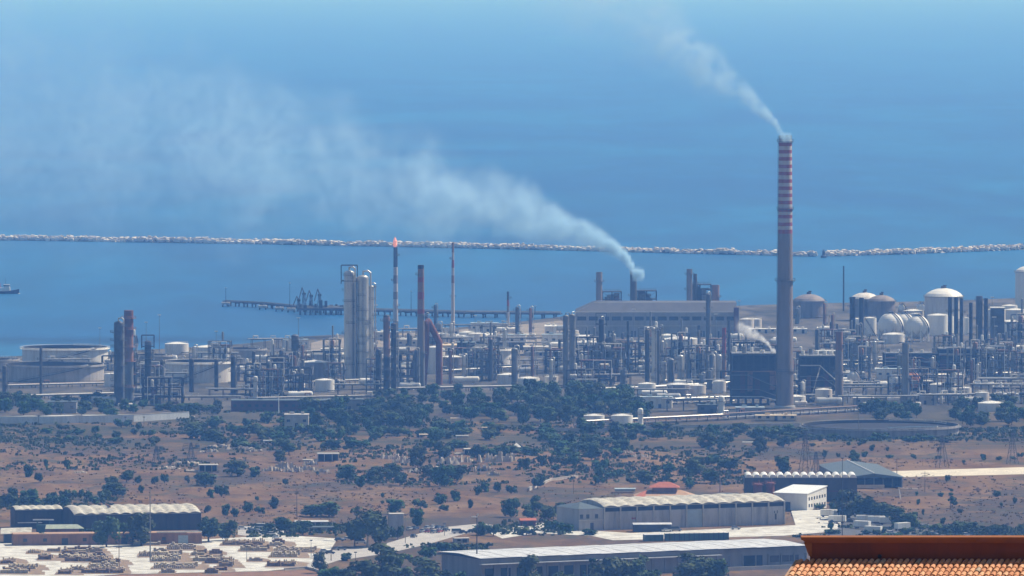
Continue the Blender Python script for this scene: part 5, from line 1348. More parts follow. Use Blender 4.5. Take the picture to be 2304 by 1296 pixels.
def pallet_mesh(seed, tone):
    g = random.Random(seed); mb = MB(); L = 5.6
    mb.box(0, 0, 0, L, 2.6, .18)
    n = 7 if tone == 2 else 5
    for i in range(n):
        a = -L / 2 + (i + .5) * L / n
        for k in range(g.randint(2, 3)):
            mb.box(a + g.uniform(-.05, .05), g.uniform(-.1, .1), .2 + k * .5, L / n * (.62 if tone == 2 else .93), 2.4 - g.random() * .3, .47, g.uniform(-.06, .06))
    return mb
ORD = ['first', 'second', 'third', 'fourth', 'fifth', 'sixth', 'seventh', 'eighth', 'ninth', 'tenth', 'eleventh', 'twelfth', 'thirteenth', 'fourteenth', 'fifteenth', 'sixteenth', 'seventeenth', 'eighteenth', 'nineteenth', 'twentieth', 'twenty-first', 'twenty-second', 'twenty-third', 'twenty-fourth', 'twenty-fifth', 'twenty-sixth', 'twenty-seventh', 'twenty-eighth', 'twenty-ninth', 'thirtieth']
pmesh = {t: [pallet_mesh(t * 5 + q, t).build('block_pallet', M[('block', 'blockbrown', 'block')[t]]) for q in range(3)] for t in range(3)}
for a, b, py, tone in YROWS:                              # bare brown ground between the rows
    q = rnd.uniform(2, 10); sheet('dirt_strip', [(a - q, py + 3), (b + rnd.uniform(0, 12), py + 3.5), (b + 6, py - 3), ((a + b) / 2, py - 6 - rnd.random() * 3), (a - q * .5, py - 3.5)], M_dirt, rnd.uniform(.075, .12))
for part, lo, hi in (('west', -10, 295), ('middle', 296, 462), ('east', 455, 800)):
    rows = sorted([r for r in YROWS if (lo <= r[0] < hi and not (part == 'east' and r[0] < 455) and not (part == 'middle' and r[0] >= 455))], key=lambda r: -r[2])
    for ri, (a, b, py, tone) in enumerate(rows):
        x0, y0, s = G(a, py); x1, y1, _ = G(b, py); n = max(1, int((x1 - x0) / 5.8))
        for i in range(n):
            src = pmesh[tone][rnd.randrange(3)]; o = src.copy(); COL.objects.link(o)
            o.location = (x0 + (i + .5) * 5.8, y0 + rnd.uniform(-.4, .4), .08); o.rotation_euler = (0, 0, rnd.uniform(-.05, .05))
            o.scale = (1, rnd.uniform(.9, 1.3), rnd.uniform(.85, 1.35))
            tag(o, '%s block pallet, %s along row %s from the bottom, %s yard' % (('pale', 'brown', 'gap-toothed')[tone], ORD[i], ORD[ri], part), 'pallet', 'pallets of blocks in the storage yard')
for t in pmesh.values():
    for o in t: bpy.data.objects.remove(o)
LM.append(('the block yard', 330, 1262))

# --- poles, masts and pylons
def pole(px, yb, yt, lab, m='grey', r=.22, arm=None, cat='mast', name='lamp_mast'):
    x, y, s = G(px, yb); h = (yb - yt) / s; o = thing(name, x, y, gz(x, y), label=lab, cat=cat)
    MB().cyl(0, 0, -.5, h, r, r * .5, 8).build('pole', M[m], o)
    if arm == 'lamp': MB().box(-.9, 0, h - 1.0, 2.4, .5, .35).box(.3, 0, h - .5, .5, .5, .8).build('lamp_head', M['white'], o)
    elif arm == 'cross': MB().box(0, 0, h - 1.0, 3.6, .2, .2).box(0, 0, h - 2.2, 2.6, .2, .2).build('cross_arm', M['wood'], o)
    else: MB().box(0, 0, h - .3, 1.2, .3, .4).build('lamp_head', M['steel'], o)
pole(1073, 1300, 1158, 'tall black lamp mast standing before the pale flat-roofed warehouse', 'soot_shade', .32, 'lamp')
pole(338, 1262, 1096, 'tall pale mast crossing the ribbed roof of the dark-walled warehouse', 'grey', .3)
pole(268, 1290, 1220, 'dark pole in the middle of the block yard', 'wood', .22, 'cross', 'pole', 'utility_pole')
pole(668, 1162, 1100, 'utility pole with cross arms in the brown field', 'wood', .22, 'cross', 'pole', 'utility_pole')
pole(745, 1262, 1238, 'short pole at the road edge by the block yard', 'wood', .2, None, 'pole', 'utility_pole')
pole(912, 1222, 1158, 'thin pale pole in front of the grey concrete block', 'grey', .16)
pole(1000, 1206, 1178, 'short thin pole on the road bend', 'grey', .14)
pole(800, 1275, 1242, 'dark wooden post in the verge below the road', 'wood', .16, None, 'post', 'utility_pole')
pole(1895, 1214, 1030, 'needle-thin dark mast beside the big tree clump', 'steel', .2)
pole(2081, 1106, 1058, 'dark pole on the pale track right of the hangar', 'wood', .2, 'cross', 'pole', 'utility_pole')
pole(2018, 1070, 1030, 'dark pole at the back corner of the hangar', 'wood', .2, 'cross', 'pole', 'utility_pole')
pole(627, 934, 886, 'pale lamp mast standing before the long maroon shed', 'white', .35, 'lamp')
pole(282, 954, 936, 'first thin pole along the long pale wall', 'steel', .15); pole(324, 953, 936, 'second thin pole along the long pale wall', 'steel', .15); pole(87, 954, 934, 'lone thin pole at the left of the long pale wall', 'steel', .15)
pole(1932, 985, 918, 'pale mast before the broad low tank', 'grey', .2)
pole(1620, 1106, 1064, 'leaning brown boom beside the bluish roof', 'rusty', .3, None, 'boom', 'crane_boom')
pole(1290, 1108, 1060, 'thin pole behind the left end of the ribbed warehouse', 'wood', .14, None, 'pole', 'utility_pole')
pole(555, 1262, 1228, 'slim lamp mast at the middle of the block yard', 'grey', .14); pole(700, 1258, 1215, 'slim lamp mast at the east end of the block yard', 'grey', .14)
def pylon(px, yb, yt, lab, w=5.0):
    x, y, s = G(px, yb); h = (yb - yt) / s; o = thing('lattice_pylon', x, y, gz(x, y) - .3, R(20), label=lab, cat='pylon')
    b = MB(); lv = [0, .18, .34, .48, .6, .7, .8, .9, 1.0]; wd = lambda t: w * (1 - t) ** 1.1 * .5 + .35
    q = ((-1, -1), (1, -1), (1, 1), (-1, 1))
    for t0, t1 in zip(lv, lv[1:]):
        for (a, c), (e, f) in zip(q, q[1:] + q[:1]):
            b.tube((a * wd(t0), c * wd(t0), h * t0), (a * wd(t1), c * wd(t1), h * t1), .13, 4)
            b.tube((a * wd(t0), c * wd(t0), h * t0), (e * wd(t1), f * wd(t1), h * t1), .07, 3)
            b.tube((e * wd(t0), f * wd(t0), h * t0), (a * wd(t1), c * wd(t1), h * t1), .07, 3)
    b.build('tower', M['steelblue'], o)
    for t in (.72, .84, .95):
        a = MB(); L = 4.5 - 2 * (t - .72)
        for e in (-1, 1): a.tube((0, 0, h * t + .6), (e * L, 0, h * t), .09, 4); a.tube((0, 0, h * t), (e * L, 0, h * t), .09, 4); a.tube((e * L, 0, h * t), (e * L, 0, h * t - 1.2), .08, 4)
        a.build('cross_arm', M['steelblue'], o)
pylon(1812, 1072, 962, 'tall reddish lattice pylon in the right dry field', 5)
pylon(1836, 1070, 1010, 'smaller lattice pylon beside the tall one', 3.5)
pylon(2120, 1052, 978, 'faint lattice pylon above the pale track', 4.5)
pylon(2278, 1044, 972, 'faint lattice pylon near the right picture edge', 4)
pylon(352, 1040, 1000, 'small lattice pylon on the dark left slope', 3)
pylon(430, 1036, 992, 'thin lattice pylon near the pale-framed ruin', 3)
# ------------------------------------------------------------------ trees, shrubs, rocks, scrub
def leaf_mat(name, c1, c2, c3):
    m = bpy.data.materials.new(name); m.use_nodes = True; N, L = m.node_tree.nodes, m.node_tree.links; b = N['Principled BSDF']
    tc = N.new('ShaderNodeTexCoord'); nz = N.new('ShaderNodeTexNoise'); nz.inputs['Scale'].default_value = .55; nz.inputs['Detail'].default_value = 4; L.new(tc.outputs['Object'], nz.inputs[0])
    cr = N.new('ShaderNodeValToRGB'); e = cr.color_ramp.elements; e[0].position = .34; e[0].color = (*c1, 1); e[1].position = .68; e[1].color = (*c3, 1)
    k = e.new(.5); k.color = (*c2, 1); L.new(nz.outputs[0], cr.inputs[0])
    oi = N.new('ShaderNodeObjectInfo'); hs = N.new('ShaderNodeHueSaturation'); mr = N.new('ShaderNodeMapRange'); mr.inputs[3].default_value = .7; mr.inputs[4].default_value = 1.3
    L.new(oi.outputs['Random'], mr.inputs[0]); L.new(mr.outputs[0], hs.inputs['Value'])
    m2 = N.new('ShaderNodeMapRange'); m2.inputs[3].default_value = .47; m2.inputs[4].default_value = .53; L.new(oi.outputs['Random'], m2.inputs[0]); L.new(m2.outputs[0], hs.inputs['Hue'])
    L.new(cr.outputs[0], hs.inputs['Color']); L.new(hs.outputs[0], b.inputs['Base Color'])
    b.inputs['Roughness'].default_value = .75; b.inputs['Specular IOR Level'].default_value = .2
    return m
LEAF = leaf_mat('evergreen_leaves', (.012, .036, .008), (.026, .066, .013), (.062, .115, .024))
LEAF2 = leaf_mat('olive_leaves', (.028, .052, .014), (.052, .084, .022), (.088, .125, .036))
LEAF3 = leaf_mat('dry_scrub', (.09, .075, .036), (.14, .10, .05), (.20, .15, .08))
def crown(seed, rx, rz, zc, lobes, n, size, flat=.0, tall=0.0):
    """leaf clumps gathered on several uneven boughs"""
    g = random.Random(seed); mb = MB(); L = []
    for i in range(lobes):
        a = g.uniform(0, 6.283); q = rx * g.uniform(.15, .68); z = zc + rz * g.uniform(-.55, .75)
        lr = rx * g.uniform(.28, .5) * (1 - .35 * max(0, (z - zc) / rz))
        L.append((q * math.cos(a), q * math.sin(a), z, lr))
    for i in range(n):
        cx, cy, cz, lr = g.choice(L)
        u = g.uniform(-1, 1); a = g.uniform(0, 6.283); q = math.sqrt(1 - u * u); rr = lr * g.random() ** .33 * g.uniform(.85, 1.18)
        d = Vector((q * math.cos(a), q * math.sin(a), u)); p = Vector((cx, cy, cz)) + d * rr
        p.z = max(p.z, zc - rz * .98 + g.random() * .4)
        nrm = (d + Vector((g.uniform(-.8, .8), g.uniform(-.8, .8), g.uniform(-.3, .9)))).normalized()
        t = nrm.orthogonal().normalized(); b = nrm.cross(t); s = size * g.uniform(.55, 1.35); ang = g.uniform(0, 6.28)
        t, b = t * math.cos(ang) + b * math.sin(ang), b * math.cos(ang) - t * math.sin(ang)
        mb.add([p - t * s, p + b * s * .5 - t * s * .1, p + t * s, p - b * s * .5 + t * s * .15], [(0, 1, 2, 3)])
    return mb
def trunk(seed, h, r, limbs, spread, pale=False):
    g = random.Random(seed); mb = MB(); x = y = 0.0; pts = [(0, 0, -.6)]
    for i in range(4):
        x += g.uniform(-.12, .12) * h * .3; y += g.uniform(-.12, .12) * h * .3; pts.append((x, y, h * (i + 1) / 4))
    for i, (p, q) in enumerate(zip(pts, pts[1:])): mb.tube(p, q, r * (1 - .18 * i), 7, r * (1 - .18 * (i + 1)))
    for i in range(limbs):
        p = pts[g.choice((2, 3, 4))]; a = g.uniform(0, 6.28); l = spread * g.uniform(.5, .95)
        q = (p[0] + l * math.cos(a) * .6, p[1] + l * math.sin(a) * .6, p[2] + l * g.uniform(.3, .8)); mb.tube(p, q, r * .45, 5, r * .22)
        mb.tube(q, (q[0] + l * math.cos(a + .5) * .4, q[1] + l * math.sin(a + .5) * .4, q[2] + l * .35), r * .22, 4, r * .08)
    return mb
PL = {}
def plant_proto(key, name, crown_mb, trunk_mb, leaf, barkm, h, cat):
    PL[key] = (name, crown_mb, trunk_mb, leaf, barkm, h, cat, [])
for i in range(5): plant_proto(('bush', i), 'shrub', crown(i, 3.0, 2.1, 1.9, 9, 620, .55), trunk(i, 1.3, .16, 4, 1.4), (LEAF, LEAF, LEAF2)[i % 3], 'bark', 4.0, 'shrub')
for i in range(5): plant_proto(('tree', i), 'tree', crown(20 + i, 4.3, 4.1, 4.7, 15, 1250, .66), trunk(20 + i, 3.2, .3, 6, 2.8), (LEAF, LEAF2, LEAF)[i % 3], 'bark', 9.0, 'tree')
for i in range(3): plant_proto(('gum', i), 'eucalyptus_tree', crown(40 + i, 4.2, 6.3, 7.8, 19, 1900, .58), trunk(40 + i, 7.0, .34, 9, 3.4), LEAF2, 'palebark', 14.5, 'tree')
for i in range(2): plant_proto(('cypress', i), 'cypress_tree', crown(60 + i, 1.3, 4.4, 4.8, 12, 700, .38), trunk(60 + i, 4.0, .2, 3, .8), LEAF, 'bark', 9.4, 'tree')
PFIRST = {}
def plant(kindn, px, py, hpx, wide=None, desc=None, i=None, lm=None, label=None, group=None):
    ks = [k for k in PL if k[0] == kindn]; k = ks[i % len(ks)] if i is not None else rnd.choice(ks)
    name, cm, tm, leaf, bk, h0, cat, _ = PL[k]
    x, y, s = G(px, py); h = hpx / s; sc = h / h0; w = sc if wide is None else (wide / s) / (6.4 if kindn == 'bush' else 9.0 if kindn == 'tree' else 8.4 if kindn == 'gum' else 3.0)
    dd = desc or ('small' if hpx < 17 else 'large' if hpx > 42 else 'middling') + (' round dark' if leaf == LEAF else ' olive-green') + (' shrub' if kindn == 'bush' else ' tree')
    gr = group or ('shrubs scattered over the dry fields' if kindn == 'bush' else 'trees')
    rz = rnd.uniform(0, 6.28)
    if k not in PFIRST:
        o = thing(name, x, y, gz(x, y) - .1, rz); cm.build('crown', leaf, o); tm.build('trunk', M[bk], o); PFIRST[k] = o; tag(o, cat=cat)
        o.scale = (w, w, sc); tag(o, label=label, desc=dd, group=gr, lm=lm, px=px, py=py)
    else:
        o = dup(PFIRST[k], x, y, gz(x, y) - .1, rz, 1.0); o.scale = (w, w, sc); tag(o, label=label, cat=cat, desc=dd, group=gr, lm=lm, px=px, py=py)
    return o

# --- trees and shrubs one can point at: kind, px, foot y, height px, width px
for t in [('tree', 240, 1231, 72, 72), ('tree', 318, 1228, 74, 80), ('tree', 265, 1222, 48, 60), ('tree', 470, 1219, 60, 76), ('tree', 512, 1216, 48, 52), ('tree', 196, 1222, 34, 40), ('bush', 100, 1226, 28, 40), ('bush', 78, 1224, 24, 30),
          ('gum', 826, 1232, 104, 78), ('tree', 798, 1230, 76, 62), ('tree', 856, 1228, 76, 52), ('cypress', 755, 1216, 52, 20), ('tree', 938, 1188, 46, 42), ('tree', 740, 1162, 34, 76), ('tree', 700, 1162, 28, 62), ('tree', 890, 1156, 34, 52), ('tree', 640, 1200, 42, 62), ('tree', 680, 1204, 34, 54), ('bush', 895, 1214, 30, 40), ('tree', 605, 1202, 26, 30),
          ('gum', 858, 1322, 108, 104), ('gum', 900, 1318, 80, 66), ('gum', 948, 1334, 88, 112), ('tree', 815, 1330, 70, 100), ('tree', 1000, 1326, 50, 60), ('tree', 718, 1290, 50, 40), ('bush', 745, 1318, 40, 70), ('bush', 1035, 1330, 44, 40), ('tree', 770, 1328, 50, 60),
          ('gum', 1195, 1334, 94, 76), ('cypress', 1333, 1328, 86, 26), ('cypress', 1316, 1328, 52, 20), ('tree', 1375, 1334, 84, 116), ('gum', 1428, 1332, 92, 84), ('gum', 1555, 1334, 100, 104), ('tree', 1610, 1334, 80, 76), ('tree', 1270, 1334, 50, 60), ('tree', 1470, 1332, 50, 70),
          ('tree', 1905, 1168, 68, 84), ('tree', 1948, 1172, 64, 88), ('tree', 1985, 1176, 48, 70), ('tree', 2022, 1186, 46, 60), ('tree', 2050, 1190, 40, 44), ('tree', 1880, 1160, 36, 40), ('bush', 1800, 1146, 16, 60), ('bush', 1838, 1145, 16, 50), ('cypress', 2139, 1140, 52, 20),
          ('tree', 2245, 1206, 24, 40), ('bush', 2165, 1204, 28, 60), ('bush', 2120, 1200, 24, 50), ('tree', 1922, 1042, 28, 32), ('tree', 1762, 1064, 44, 46), ('tree', 1710, 1018, 42, 40), ('tree', 1560, 1062, 40, 60), ('tree', 1640, 1056, 34, 66), ('tree', 1600, 1046, 30, 50), ('tree', 1450, 1086, 30, 52), ('tree', 1600, 1086, 34, 60),
          ('tree', 1330, 1034, 38, 40), ('tree', 1290, 1040, 28, 46), ('tree', 1210, 1098, 34, 44), ('tree', 1262, 1044, 24, 40), ('tree', 940, 1052, 48, 52), ('tree', 1000, 1092, 50, 64), ('tree', 970, 1078, 40, 60), ('tree', 880, 1076, 40, 56), ('tree', 845, 1082, 36, 60), ('tree', 810, 1100, 38, 36), ('tree', 780, 1076, 36, 66), ('tree', 900, 1090, 32, 44), ('tree', 1030, 1076, 36, 50), ('tree', 650, 1018, 34, 50), ('tree', 628, 1038, 30, 36),
          ('tree', 262, 1116, 34, 58), ('tree', 285, 1082, 30, 46), ('bush', 240, 1110, 26, 36), ('bush', 250, 1090, 22, 38), ('tree', 535, 1068, 36, 60), ('tree', 460, 1090, 32, 60), ('bush', 575, 1070, 24, 40), ('bush', 66, 1072, 28, 32), ('bush', 88, 1082, 22, 30), ('bush', 103, 1052, 20, 16), ('bush', 150, 1056, 22, 24),
          ('bush', 498, 1116, 26, 40), ('bush', 472, 1118, 20, 26), ('bush', 556, 1150, 24, 30), ('bush', 618, 1142, 26, 30), ('bush', 585, 1154, 18, 28), ('bush', 508, 1158, 26, 28), ('bush', 530, 1162, 20, 28), ('bush', 467, 1150, 18, 20), ('bush', 348, 1088, 18, 22), ('bush', 312, 1084, 16, 22), ('bush', 370, 1086, 22, 22), ('bush', 422, 1084, 18, 20), ('bush', 318, 1108, 18, 18), ('bush', 642, 1090, 14, 16),
          ('bush', 990, 1132, 24, 34), ('bush', 1024, 1126, 24, 36), ('bush', 945, 1142, 22, 40), ('bush', 1075, 1112, 22, 24), ('bush', 1120, 1106, 22, 30), ('bush', 1090, 1104, 22, 34), ('bush', 1150, 1108, 20, 30), ('bush', 1204, 1128, 20, 30), ('bush', 1060, 1142, 20, 18), ('bush', 1000, 1150, 16, 26),
          ('tree', 1150, 1162, 44, 52), ('tree', 1196, 1166, 40, 60), ('tree', 1235, 1172, 38, 50), ('tree', 1260, 1160, 32, 44), ('bush', 1085, 1204, 28, 50), ('bush', 1110, 1206, 26, 40), ('bush', 1240, 1196, 24, 56), ('bush', 1275, 1198, 22, 50), ('bush', 1190, 1204, 18, 40), ('bush', 1330, 1204, 14, 50), ('bush', 1000, 1246, 26, 60), ('bush', 960, 1254, 26, 50), ('bush', 1030, 1244, 24, 44), ('bush', 780, 1262, 18, 40)]:
    plant(*t)
LM += [('the tall twin-headed yard tree', 826, 1230), ('the big right tree clump', 1950, 1166), ('the quarry rocks', 1090, 1036), ('the warehouse trees', 290, 1226)]
# --- the wood before the works: individual trees on an uneven line
def fill(kindn, n, box, hpx, wpx, ok=None, seed=1, sep=6.0, desc=None):
    g = random.Random(seed); k = 0; pts = []
    for _ in range(n * 40):
        if k >= n: break
        px, py = g.uniform(box[0], box[2]), g.uniform(box[1], box[3])
        if ok and not ok(px, py): continue
        if any(abs(px - a) < sep * 1.4 and abs(py - b) < sep * .55 for a, b in pts): continue
        pts.append((px, py)); k += 1
        plant(kindn, px, py, g.uniform(*hpx), g.uniform(*wpx), desc=desc)
wood_ok = lambda px, py: py > lerp_table([(1020, 930), (1060, 914), (1120, 900), (1200, 894), (1300, 892), (1400, 902), (1460, 930)], px)
fill('tree', 66, (1025, 896, 1455, 955), (30, 48), (34, 56), wood_ok, 2, 10, 'mid-green woodland tree')
fill('tree', 30, (690, 926, 960, 966), (26, 42), (34, 56), None, 3, 11, 'dark thicket tree')
fill('tree', 24, (0, 908, 250, 936), (22, 34), (28, 48), None, 4, 12, 'dark tree of the left fence')
fill('tree', 12, (1945, 926, 2070, 948), (22, 36), (26, 44), None, 5, 10, 'light green tree')
fill('tree', 16, (2150, 912, 2310, 962), (24, 36), (30, 50), None, 6, 12, 'dark tree')
fill('tree', 24, (850, 888, 1035, 935), (18, 30), (24, 40), None, 7, 12, 'dim tree')
fill('tree', 14, (250, 914, 520, 936), (16, 28), (26, 44), None, 18, 10, 'low dark tree')
fill('bush', 44, (430, 950, 1000, 1006), (15, 28), (34, 74), None, 8, 12, 'dark belt shrub')
fill('bush', 46, (980, 962, 1560, 1030), (15, 28), (34, 74), None, 9, 12, 'dark belt shrub')
fill('tree', 14, (1560, 975, 1810, 1010), (22, 34), (34, 60), None, 10, 14, 'dark belt tree')
fill('bush', 18, (1180, 1040, 1560, 1100), (12, 26), (20, 48), None, 11, 12, 'dim slope shrub')
fill('bush', 16, (100, 955, 440, 1000), (10, 20), (22, 50), None, 12, 12, 'low slope shrub')
fill('bush', 12, (1800, 984, 2160, 996), (9, 18), (24, 50), None, 19, 8, 'low shrub by the basin')
fill('bush', 20, (1820, 985, 2304, 1046), (7, 16), (9, 24), None, 13, 10, 'field shrub')
fill('bush', 14, (0, 1118, 240, 1142), (14, 30), (28, 60), None, 14, 10, 'hedge shrub')
fill('bush', 8, (20, 1040, 1000, 1130), (6, 13), (8, 18), None, 15, 10, 'tiny field shrub')
fill('bush', 12, (2060, 1080, 2304, 1190), (7, 16), (10, 24), None, 16, 10, 'field shrub')
fill('bush', 18, (1860, 1182, 2200, 1208), (8, 18), (18, 44), None, 17, 10, 'yard-edge shrub')

# --- pale rock outcrops
def outcrop(px, py, w, h, seed, lab=None, desc='pale jagged rock outcrop'):
    g = random.Random(seed); x, y, s = G(px, py); W, H = w / s, h / s; mb = MB()
    for i in range(16):
        cx = g.uniform(-.5, .5) * W; hh = H * g.uniform(.35, 1.0) * (1 - abs(cx / W) * .8); r = W * g.uniform(.06, .15)
        n = 6; lo = [(cx + r * 1.25 * math.cos(6.283 * j / n + g.uniform(-.3, .3)), g.uniform(-1, 1) + r * .9 * math.sin(6.283 * j / n), -1.0) for j in range(n)]
        up = [(p[0] * 1.0 + (cx - p[0]) * g.uniform(.3, .8), p[1] * .5 + g.uniform(0, 1), hh * g.uniform(.6, 1.0)) for p in lo]
        mb.add(lo + up, [(j, (j + 1) % n, n + (j + 1) % n, n + j) for j in range(n)] + [tuple(range(n, 2 * n))])
    o = mb.build('rock_outcrop', M['rock']); o.location = (x, y, gz(x, y)); return tag(o, lab, 'rock', 'pale quarry rocks', desc=desc, px=px, py=py)
for i, (px, py, w, h) in enumerate([(910, 1040, 50, 22), (890, 1032, 40, 18), (860, 1030, 36, 14), (1010, 1042, 56, 26), (1040, 1036, 44, 22), (1100, 1036, 46, 30), (1130, 1036, 44, 30), (1148, 1034, 24, 26), (980, 1056, 50, 14), (940, 1060, 40, 18), (1085, 1058, 40, 20), (1110, 1066, 30, 14), (640, 1052, 50, 22), (660, 1060, 46, 18), (610, 1058, 40, 14), (690, 1056, 30, 20), (540, 1006, 60, 10), (500, 1002, 60, 9), (575, 1012, 30, 10), (470, 1012, 40, 10), (700, 1042, 30, 16), (420, 1040, 60, 8), (380, 1052, 50, 8), (720, 1060, 40, 10), (1440, 1028, 40, 8), (1400, 1020, 50, 8), (1340, 1022, 40, 8), (180, 1064, 30, 6)]): outcrop(px, py, w, h, i)
# --- low scrub and stones nobody could count
def scrub(name, n, regions, m, size, seed):
    g = random.Random(seed); mb = MB()
    for k in range(n):
        bx = g.choices(regions, weights=[r[4] for r in regions])[0]
        px, py = g.uniform(bx[0], bx[2]), g.uniform(bx[1], bx[3]); x, y, s = G(px, py)
        if noise.noise(Vector((x * .02, y * .012, 4.4))) + g.uniform(-.35, .35) < -.02: continue
        z = gz(x, y); r = size * g.uniform(.4, 1.4)
        for q in range(5):
            a = g.uniform(0, 6.28); c, e = math.cos(a), math.sin(a); hh = r * g.uniform(.4, 1.0); ox, oy = g.uniform(-r, r), g.uniform(-r, r)
            mb.add([(x + ox - c * r * .5, y + oy - e * r * .5, z - .2), (x + ox + c * r * .5, y + oy + e * r * .5, z - .2), (x + ox + c * r * .35 + g.uniform(-.3, .3), y + oy + e * r * .35 + g.uniform(-.3, .3), z + hh), (x + ox - c * r * .4, y + oy - e * r * .4 + .3, z + hh * .8)], [(0, 1, 2, 3)])
    return kind(mb.build(name, m), 'stuff')
scrub('low_scrub', 12000, [(-60, 950, 1560, 1010, 6), (1560, 960, 2360, 992, 3), (-60, 1010, 560, 1060, .8), (760, 1000, 1700, 1090, 4), (-60, 1120, 260, 1145, 2), (1120, 1150, 1300, 1205, 1), (900, 1226, 1100, 1262, 1.2), (1790, 1185, 2304, 1212, 2), (400, 925, 1000, 952, 1.5), (560, 1180, 900, 1210, 1)], LEAF2, 1.25, 31)
scrub('dry_grass', 6500, [(-60, 1040, 1700, 1180, 6), (1700, 985, 2360, 1200, 4), (-60, 955, 900, 1040, 2)], LEAF3, .6, 32)
# ------------------------------------------------------------------ the tiled house on the observer's hill
def near_house():
    D = 277.0; k = D / FOC                                   # metres per photo pixel there
    zy = lambda py: CAM_H - (py + 100) * k
    x0 = (1822 - 1152) * k; zt, zc, zb = zy(1210), zy(1224), zy(1262)
    o = thing('tiled_house', x0, D, 0, 0, label='near terracotta-tiled house roof below an orange-brown parapet wall', cat='house', px=2050, py=1260)
    L = 13.0
    pm = mat('terracotta_render', (0.20, 0.048, 0.013), .92, 0, .35, .9, streak=.25, dirt=(.12, .035, .015))
    MB().box(L / 2 + .05, .35, zb - .6, L, .5, zc - zb + .6).build('parapet_wall', pm, o)
    cpp = MB(); t = zt - zc                                    # moulded coping, stepping out toward the roof
    for j, (f0, f1, out) in enumerate(((0, .28, .06), (.28, .52, .12), (.52, 1.0, .20))):
        cpp.box(L / 2 - .02 - out / 2, .35, zc + t * f0 + .001, L + out + .1, .5 + 2 * out, t * (f1 - f0) - .002)
    cpp.build('coping', mat('coping_render', (0.30, 0.10, 0.028), .92, 0, .3, 1.2, dirt=(.16, .06, .03)), o)
    ks = MB().add([(-.17, .02, zc - .0), (.10, .02, zc), (.10, .02, zb + .14), (.0, .02, zb + .14), (-.17, .62, zc), (.10, .62, zc), (.10, .62, zb + .14), (.0, .62, zb + .14)], [(0, 3, 2, 1), (4, 5, 6, 7), (0, 4, 7, 3), (1, 2, 6, 5), (3, 7, 6, 2), (0, 1, 5, 4)])
    ks.build('corbel', MATS['coping_render'], o)
    ds = MB().lathe([(.075, -.02), (.075, .1)], n=12); v = []
    dr = MB().tube((2.45, .08, zb + .13), (2.45, -.02, zb + .12), .07, 10); dr.build('drain_spout', M['soot_shade'], o)
    # roof slope toward the observer, rows of round tiles
    sl = R(19); rows, pitch, expo = 11, .205, .34
    tm = bpy.data.materials.new('terracotta_tiles'); tm.use_nodes = True
    N, Lk = tm.node_tree.nodes, tm.node_tree.links; b = N['Principled BSDF']
    at = N.new('ShaderNodeAttribute'); at.attribute_name = 'tone'
    cr = N.new('ShaderNodeValToRGB'); e = cr.color_ramp.elements; e[0].color = (.58, .24, .11, 1); e[1].color = (.84, .50, .28, 1); q = e.new(.5); q.color = (.74, .35, .17, 1); q = e.new(.955); q.color = (.78, .42, .22, 1); q = e.new(.975); q.color = (.34, .30, .22, 1)
    Lk.new(at.outputs['Fac'], cr.inputs[0])
    tc = N.new('ShaderNodeTexCoord'); nz = N.new('ShaderNodeTexNoise'); nz.inputs['Scale'].default_value = 9; nz.inputs['Detail'].default_value = 5; Lk.new(tc.outputs['Object'], nz.inputs[0])
    mx = N.new('ShaderNodeMixRGB'); mx.blend_type = 'MULTIPLY'; mx.inputs[0].default_value = .55; Lk.new(cr.outputs[0], mx.inputs[1])
    c2 = N.new('ShaderNodeValToRGB'); c2.color_ramp.elements[0].position = .3; c2.color_ramp.elements[0].color = (.45, .4, .36, 1); c2.color_ramp.elements[1].position = .6; c2.color_ramp.elements[1].color = (1, 1, 1, 1); Lk.new(nz.outputs[0], c2.inputs[0]); Lk.new(c2.outputs[0], mx.inputs[2])
    Lk.new(mx.outputs[0], b.inputs['Base Color']); b.inputs['Roughness'].default_value = .85; b.inputs['Specular IOR Level'].default_value = .2
    g = random.Random(3); mb = MB(); tones = []
    c, s_ = math.cos(sl), math.sin(sl)
    ztop = zb - .03
    xl = lambda q: -.32 - .0 * q
    for r_ in range(rows):
        for i in range(int((L + .3) / pitch) + r_ // 2):
            cx = -.28 + i * pitch + g.uniform(-.014, .014) + (-.3 if False else 0)
            a0, a1 = r_ * expo - .02, r_ * expo + expo * 1.18
            tone = g.random(); n = 7; lift = g.uniform(-.010, .012); rot_ = g.uniform(-.05, .05)
            vs = []
            for (d_, rad, up) in ((a0, .078, .0), (a1, .098, .022)):
                for j in range(n + 1):
                    t = math.pi * j / n; u, w = rad * math.cos(t), rad * math.sin(t) * .92 + up + lift
                    vs.append((cx + u - d_ * .3, -d_ * c + w * s_ * -1 + .05, ztop - d_ * s_ + w * c))
            for d_, rad, up in ((a1, .080, .020),):
                for j in range(n + 1):
                    t = math.pi * j / n; u, w = rad * math.cos(t), rad * math.sin(t) * .92 + up + lift - .004
                    vs.append((cx + u - d_ * .3, -d_ * c - w * s_ + .05, ztop - d_ * s_ + w * c))
            m_ = n + 1
            mb.add(vs, [(j, j + 1, m_ + j + 1, m_ + j) for j in range(n)], 0, True)
            mb.add(vs[m_:], [(j, j + 1, m_ + j + 1, m_ + j) for j in range(n)], 0, False)
            tones += [tone] * (len(vs) + 2 * m_)
    to = mb.build('roof_tiles', tm, o)
    at_ = to.data.attributes.new('tone', 'FLOAT', 'POINT'); at_.data.foreach_set('value', tones[:len(to.data.vertices)])
    W = rows * expo
